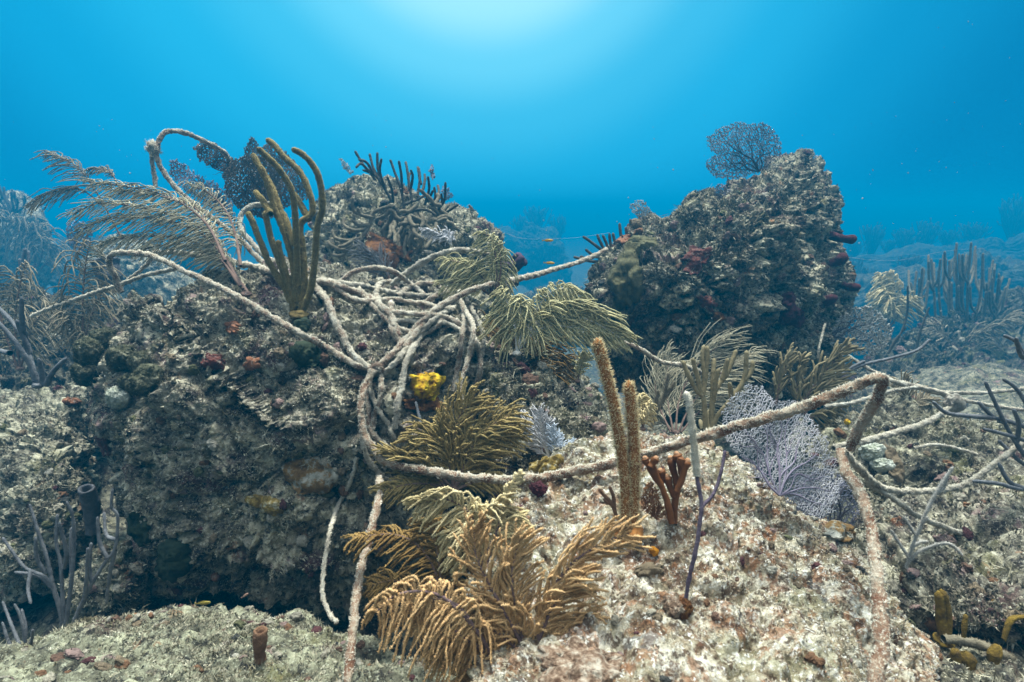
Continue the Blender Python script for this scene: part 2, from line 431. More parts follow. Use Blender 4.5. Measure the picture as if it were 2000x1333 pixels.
M_turf = material('turf', [(0.35, (0.13, 0.11, 0.06)), (0.55, (0.36, 0.33, 0.24)), (0.7, (0.5, 0.48, 0.38))], scale=14, tone=0.45)
M_turf_dark = material('turf_dark', [(0.35, (0.07, 0.05, 0.035)), (0.6, (0.24, 0.22, 0.16)), (0.75, (0.40, 0.39, 0.32))], scale=14, tone=0.5)
M_turf_warm = material('turf_warm', [(0.35, (0.20, 0.09, 0.04)), (0.5, (0.38, 0.33, 0.24)), (0.7, (0.58, 0.55, 0.45))], scale=14, tone=0.4)
def tone_mat(name, cols):
    m = bpy.data.materials.new(name); m.use_nodes = True; t = m.node_tree; b = t.nodes['Principled BSDF']; b.inputs['Roughness'].default_value = 0.9; b.inputs['Specular IOR Level'].default_value = 0.15
    at = t.nodes.new('ShaderNodeAttribute'); at.attribute_name = 'tone'
    r = t.nodes.new('ShaderNodeValToRGB'); r.color_ramp.interpolation = 'CONSTANT'
    for i, c in enumerate(cols):
        e = r.color_ramp.elements[i] if i < 2 else r.color_ramp.elements.new(i / len(cols))
        e.position = i / len(cols)
    for e, c in zip(sorted(r.color_ramp.elements, key=lambda q: q.position), cols): e.color = (*c, 1)
    t.links.new(at.outputs['Fac'], r.inputs[0])
    tcn = t.nodes.new('ShaderNodeTexCoord'); n = t.nodes.new('ShaderNodeTexNoise'); n.inputs['Scale'].default_value = 90; n.inputs['Detail'].default_value = 5; n.inputs['Roughness'].default_value = 0.7
    t.links.new(tcn.outputs['Object'], n.inputs['Vector'])
    mr = t.nodes.new('ShaderNodeMapRange'); mr.inputs[1].default_value = 0.3; mr.inputs[2].default_value = 0.7; mr.inputs[3].default_value = 0.35; mr.inputs[4].default_value = 1.6
    t.links.new(n.outputs['Fac'], mr.inputs[0])
    sc = t.nodes.new('ShaderNodeVectorMath'); sc.operation = 'SCALE'; t.links.new(r.outputs[0], sc.inputs[0]); t.links.new(mr.outputs[0], sc.inputs['Scale']); t.links.new(sc.outputs[0], b.inputs['Base Color'])
    bn = t.nodes.new('ShaderNodeBump'); bn.inputs['Strength'].default_value = 0.8; bn.inputs['Distance'].default_value = 0.008; t.links.new(n.outputs['Fac'], bn.inputs['Height']); t.links.new(bn.outputs[0], b.inputs['Normal'])
    return m
M_crusts = tone_mat('encrusting_life', [(0.075, 0.03, 0.03), (0.15, 0.115, 0.075), (0.09, 0.09, 0.045), (0.22, 0.20, 0.155), (0.29, 0.27, 0.22), (0.11, 0.065, 0.045), (0.19, 0.13, 0.115), (0.04, 0.04, 0.036), (0.26, 0.235, 0.18), (0.14, 0.075, 0.04)])
MR_left = rock_mat('reef_rock', 0.66, 0.65, 0.45, 0.3, 0.5, (1.08, 1.06, 0.97))
MR_back = rock_mat('back_rock', 0.72, 0.25, 0.5, 0.3, 0.1, (1.02, 1.0, 0.87))
MR_right = rock_mat('tall_rock', 0.68, 0.60, 0.45, 0.40, 0.25, (1.02, 1.0, 0.88))
MR_front = rock_mat('front_rock', 0.95, 0.55, 0.3, 0.95, 0.55, (1.22, 1.16, 1.04), 0.8, 2.0)
MR_front = material('front_rock', [(0.36, (0.10, 0.07, 0.045)), (0.45, (0.33, 0.265, 0.175)), (0.53, (0.53, 0.475, 0.355)), (0.63, (0.80, 0.745, 0.61))], scale=20, detail=9,
    layers=[(4.0, 0.50, 0.62, (0.30, 0.25, 0.17), 0.5), (24.0, 0.51, 0.57, (0.29, 0.125, 0.055), 0.72), (30.0, 0.555, 0.605, (0.11, 0.055, 0.035), 0.8), (9.0, 0.50, 0.62, (0.27, 0.26, 0.15), 0.6), (17.0, 0.60, 0.66, (0.20, 0.20, 0.19), 0.7), (8.0, 0.62, 0.72, (0.40, 0.30, 0.26), 0.35)],
    speck=[(70, 0.56, 0.68, (0.80, 0.78, 0.70), 0.85), (52, 0.53, 0.61, (0.085, 0.05, 0.03), 0.85), (110, 0.58, 0.67, (0.86, 0.85, 0.78), 0.9)], rough=0.95, bump=1.0, bscale=120, spec=0.1)
MR_sand = rock_mat('silty_rock', 0.80, 0.28, 0.4, 0.35, 0.35, (0.80, 0.84, 0.71), 1.1)
MR_ledge = rock_mat('ledge_rock', 0.85, 0.35, 0.4, 0.3, 0.3, (1.0, 1.0, 0.90))
MR_bank = rock_mat('bank_rock', 0.42, 0.35, 0.7, 0.2, 0.15, (0.40, 0.40, 0.36))
MR_low = rock_mat('low_rock', 0.52, 0.45, 0.6, 0.2, 0.15, (0.95, 0.95, 0.84))

# sea floor: one sheet out to the far haze
g1 = np.concatenate([np.linspace(-60, -4, 80, endpoint=False), np.linspace(-4, 4, 220, endpoint=False), np.linspace(4, 60, 81)])
g2 = np.concatenate([np.linspace(-3, 5, 220, endpoint=False), np.linspace(5, 70, 140)])
gx, gy = np.meshgrid(g1, g2, indexing='ij')
fl = np.stack([gx.ravel(), gy.ravel(), np.zeros(gx.size)], 1)
fl[:, 2] = 0.05 + 0.30 * fbm(fl / 2.2, 3, 70) + 0.10 * billow(fl / 0.55, 4, 74) + 0.035 * fbm(fl / 0.08, 3, 78)
sst = lambda x: np.clip(x, 0, 1) ** 2 * (3 - 2 * np.clip(x, 0, 1))
fl[:, 2] += 0.10 * sst((fl[:, 0] - 1.6) / 2.5) * sst((fl[:, 1] - 1.2) / 1.5) + 0.05 * sst((-1.2 - fl[:, 0]) / 2) * sst((fl[:, 1] - 1.2) / 1.5)
fl[:, 2] -= 2.3 * sst((fl[:, 1] - 3.2) / 6.5) - 0.5 * billow(fl / 2.8, 3, 90) * sst((fl[:, 1] - 4) / 4)
fl[:, 2] -= 0.45 * np.clip((1.5 - fl[:, 1]) / 1.0, 0, 1)
nx, ny = len(g1), len(g2)
a, b = np.meshgrid(np.arange(nx - 1), np.arange(ny - 1), indexing='ij')
qi = (a * ny + b).ravel()
mb = MB(); mb.add(fl, np.stack([qi, qi + ny, qi + ny + 1, qi + 1], 1))
MR_floor = rock_mat('sea_floor', 0.5, 0.35, 0.6, 0.2, 0.15, (0.7, 0.7, 0.62))
tag(mb.build('sea_floor', MR_floor), kind='structure')
SURF_V.append(fl); SURF_N.append(np.tile([0, 0, 1.0], (len(fl), 1))); SURF_ID.append('floor')

rock('boulder', 'massive craggy boulder in the left half under the tangle of ropes',
     [(205, 640), (232, 580), (262, 560), (292, 578), (312, 612), (345, 560), (400, 535), (470, 522), (560, 512), (650, 520), (740, 535), (860, 550), (930, 585), (985, 640), (1010, 720), (1020, 800), (1000, 900), (960, 980), (890, 1060), (800, 1150), (720, 1205), (620, 1230), (540, 1190), (430, 1160), (330, 1150), (275, 1090), (240, 1000), (200, 910), (165, 830), (150, 740), (165, 680)],
     [(560, 515, 2.05), (200, 750, 1.80), (1000, 800, 1.88), (560, 1200, 1.94)], 0.50, 0.7, MR_left, 8, 0.055, 3, 30000, 0.010, M_turf, 0.90)
rock('boulder', 'grey rounded boulder right of the yellow sponge, half hidden by feathery corals',
     [(900, 640), (980, 620), (1060, 670), (1130, 725), (1170, 770), (1195, 840), (1190, 920), (1080, 1000), (960, 1000), (900, 900)],
     [(1000, 640, 1.95), (1190, 850, 1.8), (950, 950, 1.7)], 0.28, 0.5, MR_low, 7, 0.05, 13, 9000)
rock('boulder', 'domed rock behind the ropes, topped with dark finger corals',
     [(560, 590), (600, 480), (612, 425), (640, 385), (672, 355), (700, 342), (760, 345), (800, 372), (860, 392), (915, 402), (945, 428), (975, 455), (984, 500), (1005, 540), (1000, 620), (800, 680), (620, 660)],
     [(760, 345, 3.0), (600, 560, 2.8), (1000, 560, 2.85), (800, 650, 2.85)], 0.55, 0.7, MR_back, 7, 0.06, 23, 12000, 0.016)
rock('boulder', 'tall slanting boulder with a sea fan on its crest',
     [(1138, 570), (1158, 512), (1190, 478), (1232, 450), (1290, 424), (1340, 404), (1348, 380), (1372, 374), (1396, 384), (1430, 352), (1480, 340), (1530, 316), (1570, 310), (1606, 336), (1634, 372), (1641, 430), (1641, 480), (1654, 540), (1656, 600), (1642, 640), (1625, 700), (1600, 790), (1500, 850), (1300, 830), (1210, 760), (1160, 660)],
     [(1400, 390, 2.85), (1150, 560, 2.6), (1640, 560, 2.85), (1400, 780, 3.0)], 0.70, 0.9, MR_right, 8, 0.06, 33, 26000, 0.014, M_turf_dark, 1.25, center=(1410, 570))
rock('boulder', 'pale rust-speckled rock mound in the lower right with two thorny rods on it',
     [(945, 1010), (1010, 940), (1080, 895), (1140, 862), (1210, 846), (1300, 846), (1392, 858), (1465, 912), (1535, 970), (1612, 1030), (1680, 1095), (1760, 1170), (1820, 1270), (1870, 1420), (1800, 1700), (1500, 1850), (1150, 1800), (960, 1600), (900, 1400), (905, 1200)],
     [(1250, 850, 1.42), (940, 1200, 0.95), (1800, 1250, 1.0), (1300, 1330, 0.86), (1300, 1700, 0.55)], 0.16, 0.6, MR_front, 8, 0.032, 43, 34000, 0.006, M_turf_warm, 0.75, center=(1350, 1200))
rock('boulder', 'low silty mound along the bottom left edge holding a brown tube sponge',
     [(-160, 1330), (-20, 1275), (110, 1235), (230, 1206), (330, 1190), (420, 1182), (520, 1186), (600, 1202), (670, 1236), (780, 1272), (900, 1330), (960, 1450), (900, 1650), (400, 1750), (-100, 1600)],
     [(420, 1185, 1.28), (0, 1290, 1.1), (850, 1320, 1.05), (420, 1500, 0.75)], 0.12, 0.45, MR_sand, 8, 0.03, 53, 22000, 0.008, M_turf, 0.6, center=(420, 1420))
rock('boulder', 'flat topped rock ledge at the left edge below the grey rods',
     [(-160, 800), (-20, 772), (70, 762), (140, 758), (160, 776), (166, 830), (182, 900), (196, 985), (180, 1060), (120, 1140), (0, 1200), (-160, 1200)],
     [(60, 765, 2.45), (200, 950, 2.15), (0, 1150, 2.05)], 0.42, 0.5, MR_ledge, 8, 0.06, 63, 9000, 0.012, M_turf_dark)
rock('boulder', 'small lit rock in the dark gap behind the grey forked coral',
     [(130, 1150), (165, 1085), (200, 1062), (250, 1060), (282, 1100), (285, 1170), (240, 1230), (150, 1240)], 1.72, 0.12, 0.3, MR_low, 6, 0.06, 73, 2500)
rock('boulder', 'hazy round boulder at the far left edge of the reef',
     [(-120, 400), (-30, 372), (40, 376), (85, 398), (105, 450), (112, 520), (60, 600), (-100, 600)], 9.6, 0.9, 0.8, MR_back, 6, 0.06, 83, 3000, 0.03)
rock('boulder', 'hazy low rock behind the swept feather coral on the left',
     [(150, 520), (190, 470), (230, 452), (290, 462), (330, 500), (400, 560), (380, 640), (200, 640)], 6.4, 0.5, 0.6, MR_back, 6, 0.06, 93, 3000, 0.02)
rock('boulder', 'rubbly slope under the brown feather corals on the left',
     [(-160, 620), (-40, 560), (80, 560), (160, 590), (240, 600), (300, 640), (290, 760), (200, 860), (0, 880), (-160, 860)],
     [(80, 560, 3.6), (0, 850, 2.7), (280, 700, 3.1)], 0.2, 0.5, MR_bank, 7, 0.08, 103, 6000, 0.02, M_turf_dark, 2.0)
rock('boulder', 'broad silty bank on the right beneath the bushy rod coral',
     [(1560, 800), (1640, 720), (1720, 668), (1800, 640), (1900, 600), (2000, 560), (2160, 540), (2160, 800), (1950, 860), (1700, 880)],
     [(1700, 680, 5.2), (2050, 560, 7.0), (1650, 850, 3.3), (2000, 850, 4.0)], 0.2, 0.6, MR_bank, 7, 0.07, 113, 6000, 0.03, M_turf_dark, 3.0)
rock('boulder', 'pale flat rock behind the bent rope at right with a green-spotted lump',
     [(1560, 880), (1620, 815), (1700, 785), (1790, 790), (1870, 820), (1980, 830), (2140, 840), (2140, 1000), (1900, 1010), (1700, 1000), (1600, 960)],
     [(1700, 790, 2.05), (2000, 830, 2.0), (1750, 980, 1.75)], 0.2, 0.4, MR_low, 7, 0.06, 123, 7000)
rock('boulder', 'dark rock at the right edge crossed by a slack rope',
     [(1610, 1080), (1660, 1000), (1730, 960), (1830, 940), (1900, 900), (2000, 880), (2140, 870), (2140, 1250), (1900, 1260), (1750, 1220), (1640, 1150)],
     [(1700, 970, 1.7), (2050, 900, 1.65), (1800, 1200, 1.3)], 0.2, 0.4, MR_left, 7, 0.06, 133, 8000, 0.012, M_turf_dark)
rock('boulder', 'rock ledge in the bottom right corner among yellow finger sponges',
     [(1700, 1280), (1790, 1200), (1880, 1180), (1960, 1160), (2120, 1150), (2140, 1500), (1800, 1550), (1700, 1450)],
     [(1850, 1180, 1.35), (2050, 1160, 1.35), (1850, 1450, 0.95)], 0.12, 0.4, MR_low, 7, 0.05, 143, 6000, 0.01)


# ------------------------------------------------------------------ finding the rock surface
def zimage(V, cell=4, x0=-200, y0=200, w=620, h=360):
    px, py, d = proj(V)
    ok = d > 0.2
    i = ((px - x0) / cell).astype(int); j = ((py - y0) / cell).astype(int)
    ok &= (i >= 0) & (i < w) & (j >= 0) & (j < h)
    Z = np.full((w, h), 99.0); np.minimum.at(Z, (i[ok], j[ok]), d[ok])
    Z2 = Z.copy()
    for dx in (-1, 0, 1):
        for dy in (-1, 0, 1): Z2 = np.minimum(Z2, np.roll(Z, (dx, dy), (0, 1)))
    Z = Z2
    for _ in range(3):
        e = Z > 90
        if not e.any(): break
        m = Z
        for dx, dy in ((1, 0), (-1, 0), (0, 1), (0, -1)): m = np.minimum(m, np.roll(Z, (dx, dy), (0, 1)))
        Z = np.where(e, m, Z)
    return Z
ZI = zimage(np.concatenate(SURF_V))
ZR = {}
def depth_at(px, py, which=None):
    if which is None: Z = ZI
    else:
        if which not in ZR: ZR[which] = zimage(np.concatenate([v for v, i in zip(SURF_V, SURF_ID) if which in i]))
        Z = ZR[which]
    x = np.clip((np.asarray(px, float) + 200) / 4 - 0.5, 0, 617); y = np.clip((np.asarray(py, float) - 200) / 4 - 0.5, 0, 357)
    i, j = x.astype(int), y.astype(int); u, v = x - i, y - j
    a, b, c, e = Z[i, j], Z[i + 1, j], Z[i, j + 1], Z[i + 1, j + 1]
    m = np.minimum(np.minimum(a, b), np.minimum(c, e))
    r = a * (1 - u) * (1 - v) + b * u * (1 - v) + c * (1 - u) * v + e * u * v
    return np.where(np.maximum(np.maximum(a, b), np.maximum(c, e)) - m > 0.25, m, r)
def hit(px, py, which=None): return P(px, py, depth_at(px, py, which))
def hit_normal(px, py, which=None, e=14):
    a, b = hit(px - e, py, which), hit(px + e, py, which)
    c, d = hit(px, py - e, which), hit(px, py + e, which)
    n = norm(np.cross(b - a, c - d))
    return n if (n * (C0 - hit(px, py, which))).sum() > 0 else -n
RIGHT_ROCK, LEFT_ROCK, FRONT_ROCK, DOME_ROCK = 'slanting', 'massive', 'rust-speckled', 'domed'

# ------------------------------------------------------------------ builders of reef life
LENF, PRF = 1.12, 0.66            # pinnule length and thickness factors
def fuzzy_tube(mb, c, r, seed, knob=0.10, sides=10, fuzz=0, flen=0.003, fw=0.0006, up=0.0, kscale=0.012, tone=0.35, ftone=0.8, other=None, twist=0.0):
    """A tube with uneven skin and (fuzz) hairs or polyps per metre."""
    c = np.asarray(c, float); n = len(c)
    r = np.broadcast_to(np.asarray(r, float), (n,)).copy()
    n0 = mb.n
    ring, V = mb.tubes(c, r, sides, tone)
    k = knob * fbm(V / kscale, 3, seed)[:, None] * np.repeat(r, sides)[:, None] * 2
    if twist:
        s_ = np.concatenate([[0], np.cumsum(np.linalg.norm(np.diff(c, axis=0), axis=1))]) / r.mean()
        ph = 3 * (np.arange(sides) * 2 * math.pi / sides)[None] - s_[:, None] * 1.15
        k = k + twist * np.cos(ph).reshape(-1, 1) * np.repeat(r, sides)[:, None]
    mb.V[-2 if len(mb.V) > 1 and len(mb.V[-1]) == 1 else -1][:] = V + ring * k
    if fuzz:
        L = np.linalg.norm(np.diff(c, axis=0), axis=1).sum()
        q = np.random.default_rng(seed)
        m = int(fuzz * L)
        Vk = (V + ring * k).reshape(n, sides, 3); Rg = ring.reshape(n, sides, 3)
        def pick(m_):
            kk = q.uniform(0, n - 1.001, m_); j = q.integers(0, sides, m_); f = q.random(m_)[:, None]; k0 = kk.astype(int); g = (kk - k0)[:, None]; j2 = (j + 1) % sides
            mixv = lambda A: (A[k0, j] * (1 - f) + A[k0, j2] * f) * (1 - g) + (A[k0 + 1, j] * (1 - f) + A[k0 + 1, j2] * f) * g
            return mixv(Vk), norm(mixv(Rg))
        b, dn = pick(m * 3 if up else m)
        if up:
            w = np.clip(0.5 + up * dn[:, 2] + 0.5 * fbm(b / 0.03, 2, seed + 3), 0.02, None)
            i = q.choice(len(b), m, p=w / w.sum()); b, dn = b[i], dn[i]
        if m: (other or mb).spikes(b - dn * fw, dn + q.normal(size=(m, 3)) * 0.45, flen * q.uniform(0.5, 1.3, m), fw, ftone + 0.2 * q.random(m))
def px_curve(pts, d0, n):
    q = np.array([(p[0], p[1], d0 + (p[2] if len(p) > 2 else 0)) for p in pts], float)
    return P(q[:, 0], q[:, 1], q[:, 2])
def holdfast(parent, base, nrm_, r, mat, seed):
    V, F = ico(3)
    X = V * (r * 1.3, r * 1.3, r * 0.8) * (1 + 0.35 * fbm(V * 1.7, 2, seed))[:, None]
    mb = MB(); mb.add(X + base, T=F); return mb.build('holdfast', mat, parent, base)

def rods(name, label, cat, base, branches, r, mat, d0=None, fuzz=9000, flen=0.0022, fw=0.0006, seed=0, group=None, tip=0.85, knob=0.10, spread=0.05, hold=True, ppart='branch', sides=9, hr=None, which=None, kscale=0.012, pmat=None):
    """Branching rod coral: every branch one mesh."""
    q = np.random.default_rng(seed + 500)
    if d0 is None: d0 = float(depth_at(*base, which)) + 0.01
    r = r * d0 / FPX                                             # radii are given in photograph pixels at the base's distance
    bp = P(base[0], base[1], d0)
    t = thing(name, bp, label, cat, group)
    if hold: holdfast(t, bp, None, (hr or r * 1.5), mat, seed)
    done = []
    for k, pts in enumerate(branches):
        rr = r
        if isinstance(pts, dict): rr = pts['r'] * d0 / FPX; pts = pts['p']
        p = [tuple(map(float, x)) for x in pts]
        ds = d0
        if done:
            al = np.concatenate(done); m = np.argmin(((al[:, :2] - p[0][:2]) ** 2).sum(1))
            if np.hypot(*(al[m, :2] - p[0][:2])) < 45: ds = al[m, 2]
        off = q.uniform(-spread, spread)
        lst = []
        for i, x in enumerate(p):
            f = i / (len(p) - 1)
            lst.append((x[0], x[1], (x[2] + d0) if len(x) > 2 else ds + off * f))
        L = np.array(lst); done.append(np.c_[np.array([np.interp(np.linspace(0, 1, 30), np.linspace(0, 1, len(L)), L[:, c]) for c in range(3)]).T])
        w = spline(P(L[:, 0], L[:, 1], L[:, 2]), max(10, int(np.linalg.norm(np.diff(P(L[:, 0], L[:, 1], L[:, 2]), axis=0), axis=1).sum() / (rr * 0.55))))
        u = np.linspace(0, 1, len(w))
        rad = rr * (1.0 + (tip - 1) * u) * (1 + 0.07 * fbm(w / 0.03, 2, seed + k))
        e = np.clip((1 - u) * len(w) * 0.55 / 1.0, 0, 1); rad = rad * np.sqrt(np.clip(1 - (1 - e) ** 2, 0.08, 1))
        mb = MB(); mp = MB() if pmat else None
        fuzzy_tube(mb, w, rad, seed * 31 + k, knob, sides, fuzz, flen, fw, kscale=kscale, other=mp)
        br = mb.build(ppart, mat, t, w[0])
        if mp: tag(mp.build('polyps', pmat, br, w[0]), kind='stuff')
    return t

def plume(name, label, cat, base, fronds, mat, smat, d0=None, pr=0.0022, sr=0.004, seed=0, group=None, K=13, which=None, tilt=0.35, sides=5, knobby=0.35, hold=True, dense=1.6, poly=8, lean=0.0):
    """Feather coral: fronds = (stem points, pinnule length px, count, forward angle deg, bend (dx, dy) px per length)."""
    q = np.random.default_rng(seed + 900)
    if d0 is None: d0 = float(depth_at(*base, which))
    bp = P(base[0], base[1], d0)
    t = thing(name, bp, label, cat, group)
    if hold: holdfast(t, bp, None, sr * 2.2, smat, seed)
    for k, fr in enumerate(fronds):
        pts, Lp, cnt, ang, bend = fr[:5]
        start = fr[5] if len(fr) > 5 else 0.2
        cnt = int(cnt * dense * 1.15); Lp = Lp * LENF
        Q = np.array([(p[0], p[1], d0 + (p[2] if len(p) > 2 else 0)) for p in pts], float)
        Q[:, 2] += lean * np.linspace(0, 1, len(Q)) ** 0.6
        dm = Q[:, 2].mean(); S_ = dm / FPX
        st = spline(P(Q[:, 0], Q[:, 1], Q[:, 2]), 60)
        tn = norm(np.gradient(st, axis=0))
        mb = MB()
        mb.tubes(st, sr * (1 - 0.65 * np.linspace(0, 1, 60)) * (1 + 0.1 * q.normal(size=60)), 6, 0.25)
        f = mb.build('stem', smat, t, st[0])
        pn = norm(-FW + tilt * q.normal(size=3))
        u = np.sort(np.clip(start + (1 - start) * (np.arange(cnt) + 0.5) / cnt + q.normal(size=cnt) * 0.008, 0, 0.999))
        b = np.stack([np.interp(u * 59, np.arange(60), st[:, c]) for c in range(3)], 1)
        tg = norm(np.stack([np.interp(u * 59, np.arange(60), tn[:, c]) for c in range(3)], 1))
        side = norm(np.cross(tg, pn)) * np.where(np.arange(cnt) % 2, 1, -1)[:, None]
        a = np.radians(ang + q.normal(size=cnt) * 6)[:, None]
        out_ = pn * (q.normal(size=cnt) * 0.15)[:, None]
        dr = norm(side * np.cos(a) + tg * np.sin(a) + out_)
        un = (u - start) / (1 - start)
        L = Lp * S_ * (0.42 + 0.58 * np.sin(np.pi * np.clip(un * 0.78 + 0.18, 0, 1))) * q.uniform(0.62, 1.25, cnt) * np.where(q.random(cnt) < 0.07, 0.45, 1)
        bv = (RX * bend[0] - UP * bend[1]) + tg * 0.25 + q.normal(size=(cnt, 3)) * 0.13 - UP * 0.14
        tt = np.linspace(0, 1, K)[None, :, None]
        path = dr[:, None] * tt + 0.9 * bv[:, None] * tt ** 2 - 0.15 * dr[:, None] * tt ** 2
        path = path + (q.normal(size=(cnt, 3)) * 0.12 + (RX * bend[0] - UP * bend[1]) * 0.55 - UP * 0.16)[:, None] * tt ** 4          # curled tips
        path = path / np.linalg.norm(np.diff(path, axis=1), axis=2).sum(1)[:, None, None]
        C = b[:, None] + L[:, None, None] * (path + np.cumsum(q.normal(size=path.shape) * 0.012, 1))
        rad = pr * PRF * (1 - 0.18 * tt[..., 0]) * (1 + knobby * q.uniform(-1, 1, (cnt, K)))
        rad[:, -1] *= 0.7
        mb = MB(); mb.tubes(C, rad, sides, np.clip(0.25 + 0.2 * q.normal(size=cnt), 0, 1))
        # the polyps standing along every pinnule
        if knobby > 0.3:
            nb = cnt * K * poly
            ii, jj = q.integers(0, cnt, nb), q.uniform(0, K - 1.01, nb)
            j0 = jj.astype(int); fr_ = (jj - j0)[:, None]
            pb = C[ii, j0] * (1 - fr_) + C[ii, j0 + 1] * fr_
            mb.spikes(pb, q.normal(size=(nb, 3)), pr * PRF * 2.3, pr * 0.36, np.clip(0.8 + 0.15 * q.normal(size=nb), 0, 1))
        mb.build('pinnules', mat, f, st[0])
    return t

def inside(poly, x, y):
    poly = np.asarray(poly, float); r = np.zeros(len(x), bool); j = len(poly) - 1
    for i in range(len(poly)):
        xi, yi = poly[i]; xj, yj = poly[j]
        c = ((yi > y) != (yj > y)) & (x < (xj - xi) * (y - yi) / (yj - yi + 1e-12) + xi)
        r ^= c; j = i
    return r
def fan(name, label, base, outline, d0, mat, rmat, cell=6.5, thick=1.0, sub=1, slope=(0, 0), bow=0.025, seed=0, ribs=9, group=None, rib_r=3.0, edge=7.0):
    """Sea fan: a lattice of fine round strands with ribs, inside a ragged outline."""
    q = np.random.default_rng(seed + 60)
    o = np.asarray(outline, float); b = np.asarray(base, float)
    sc = np.ptp(o, 0).max()
    def dep(x, y):
        return d0 + slope[0] * (x - b[0]) / sc + slope[1] * (y - b[1]) / sc + bow * np.sin((x - b[0]) / sc * 3.1 + seed) * np.hypot(x - b[0], y - b[1]) / sc + 0.004 * np.sin((x + y) / sc * 11 + seed)
    W3 = lambda p: P(p[:, 0], p[:, 1], dep(p[:, 0], p[:, 1]))
    lo, hi = o.min(0) - 20, o.max(0) + 20
    nx_, ny_ = int((hi[0] - lo[0]) / cell) + 2, int((hi[1] - lo[1]) / (cell * 0.87)) + 2
    I, J = np.meshgrid(np.arange(nx_), np.arange(ny_), indexing='ij')
    pts = np.stack([lo[0] + (I + 0.5 * (J % 2)) * cell, lo[1] + J * cell * 0.87], -1)
    pts = pts + q.normal(size=pts.shape) * cell * 0.24
    pts = pts + cell * 0.8 * np.stack([fbm(np.c_[pts.reshape(-1, 2) / 40, np.zeros(pts[..., 0].size)], 2, seed + s_) for s_ in (1, 2)], 1).reshape(pts.shape)
    keep = q.random((nx_, ny_))
    E = []
    idx = np.arange(nx_ * ny_).reshape(nx_, ny_)
    E.append(np.stack([idx[:-1].ravel(), idx[1:].ravel()], 1)[keep[:-1].ravel() < 0.62])
    for par in (0, 1):
        J2 = np.arange(par, ny_ - 1, 2)
        a1, a2 = idx[:, J2], idx[:, J2 + 1]
        E.append(np.stack([a1.ravel(), a2.ravel()], 1)[q.random(a1.size) < 0.9])
        if par: E.append(np.stack([a1[:-1].ravel(), a2[1:].ravel()], 1)[q.random(a1[:-1].size) < 0.9])
        else: E.append(np.stack([a1[1:].ravel(), a2[:-1].ravel()], 1)[q.random(a1[1:].size) < 0.9])
    E = np.concatenate(E); F2 = pts.reshape(-1, 2)
    rag = edge * fbm(np.c_[F2 / 14, np.full(len(F2), seed * 1.0)], 3, seed + 7)
    dirc = norm(F2 - b)
    inn = inside(o, *(F2 + dirc * rag[:, None]).T)
    E = E[inn[E].any(1)]
    A, B = F2[E[:, 0]].copy(), F2[E[:, 1]].copy()
    ia, ib = inn[E[:, 0]], inn[E[:, 1]]
    A = np.where(ia[:, None], A, B + (A - B) * 0.6); B = np.where(ib[:, None], B, A + (B - A) * 0.6)
    S_ = d0 / FPX
    far = np.hypot(*((A + B) / 2 - b).T) / sc
    wa, wb = W3(A), W3(B)
    mid = (wa + wb) / 2
    n = norm(np.cross(wb - wa, FW))
    C = np.stack([wa, mid + n * (q.normal(size=len(n)) * 0.12 * cell * S_)[:, None], wb], 1)
    t = thing(name, P(b[0], b[1], dep(b[0], b[1])), label, 'sea fan', group)
    mb = MB(); mb.tubes(C, np.repeat((thick * S_ * (0.55 + 0.5 * q.random(len(C))))[:, None], 3, 1), 3, np.clip(0.35 + 0.5 * far + 0.15 * q.normal(size=len(C)), 0, 1), closed=False)
    mb.build('mesh_lattice', mat, t, W3(b[None])[0])
    # ribs
    th = np.unwrap(np.sort(np.arctan2(o[:, 1] - b[1], o[:, 0] - b[0])))
    seg = np.concatenate([o, o[:1]]); dense = np.concatenate([seg[i] + (seg[i + 1] - seg[i]) * np.linspace(0, 1, 20, endpoint=False)[:, None] for i in range(len(o))])
    far_i = dense[np.hypot(*(dense - b).T) > 0.35 * sc]
    pick = far_i[np.linspace(0, len(far_i) - 1, ribs + 2).astype(int)[1:-1]]
    mb = MB()
    cen = far_i.mean(0)
    def rib(p0, p1, r0, depth_):
        c = p0 + (p1 - p0) * np.linspace(0, 1, 5)[:, None]
        per = np.array([-(p1 - p0)[1], (p1 - p0)[0]]) * 0.06
        c[1:4] += per * q.normal(size=(3, 1)) + (cen - (p0 + p1) / 2) * 0.10 * np.sin(np.linspace(0, 1, 5)[1:4] * math.pi)[:, None]
        w = spline(W3(c), 24) - FW * thick * S_ * 0.6
        mb.tubes(w, r0 * S_ * (1 - 0.75 * np.linspace(0, 1, 24)), 5, 0.1)
        if depth_:
            for f in (0.35, 0.6):
                k0 = c[int(f * 4)]
                rib(k0, k0 + (p1 - k0) @ np.array([[math.cos(0.5), math.sin(0.5)], [-math.sin(0.5), math.cos(0.5)]] if q.random() < 0.5 else [[math.cos(0.45), -math.sin(0.45)], [math.sin(0.45), math.cos(0.45)]]) * 0.75, r0 * 0.45, depth_ - 1)
    for p1 in pick: rib(b, b + (p1 - b) * q.uniform(0.72, 0.9), rib_r * q.uniform(0.6, 1), sub)
    if ribs: mb.build('ribs', rmat, t, W3(b[None])[0])
    return t

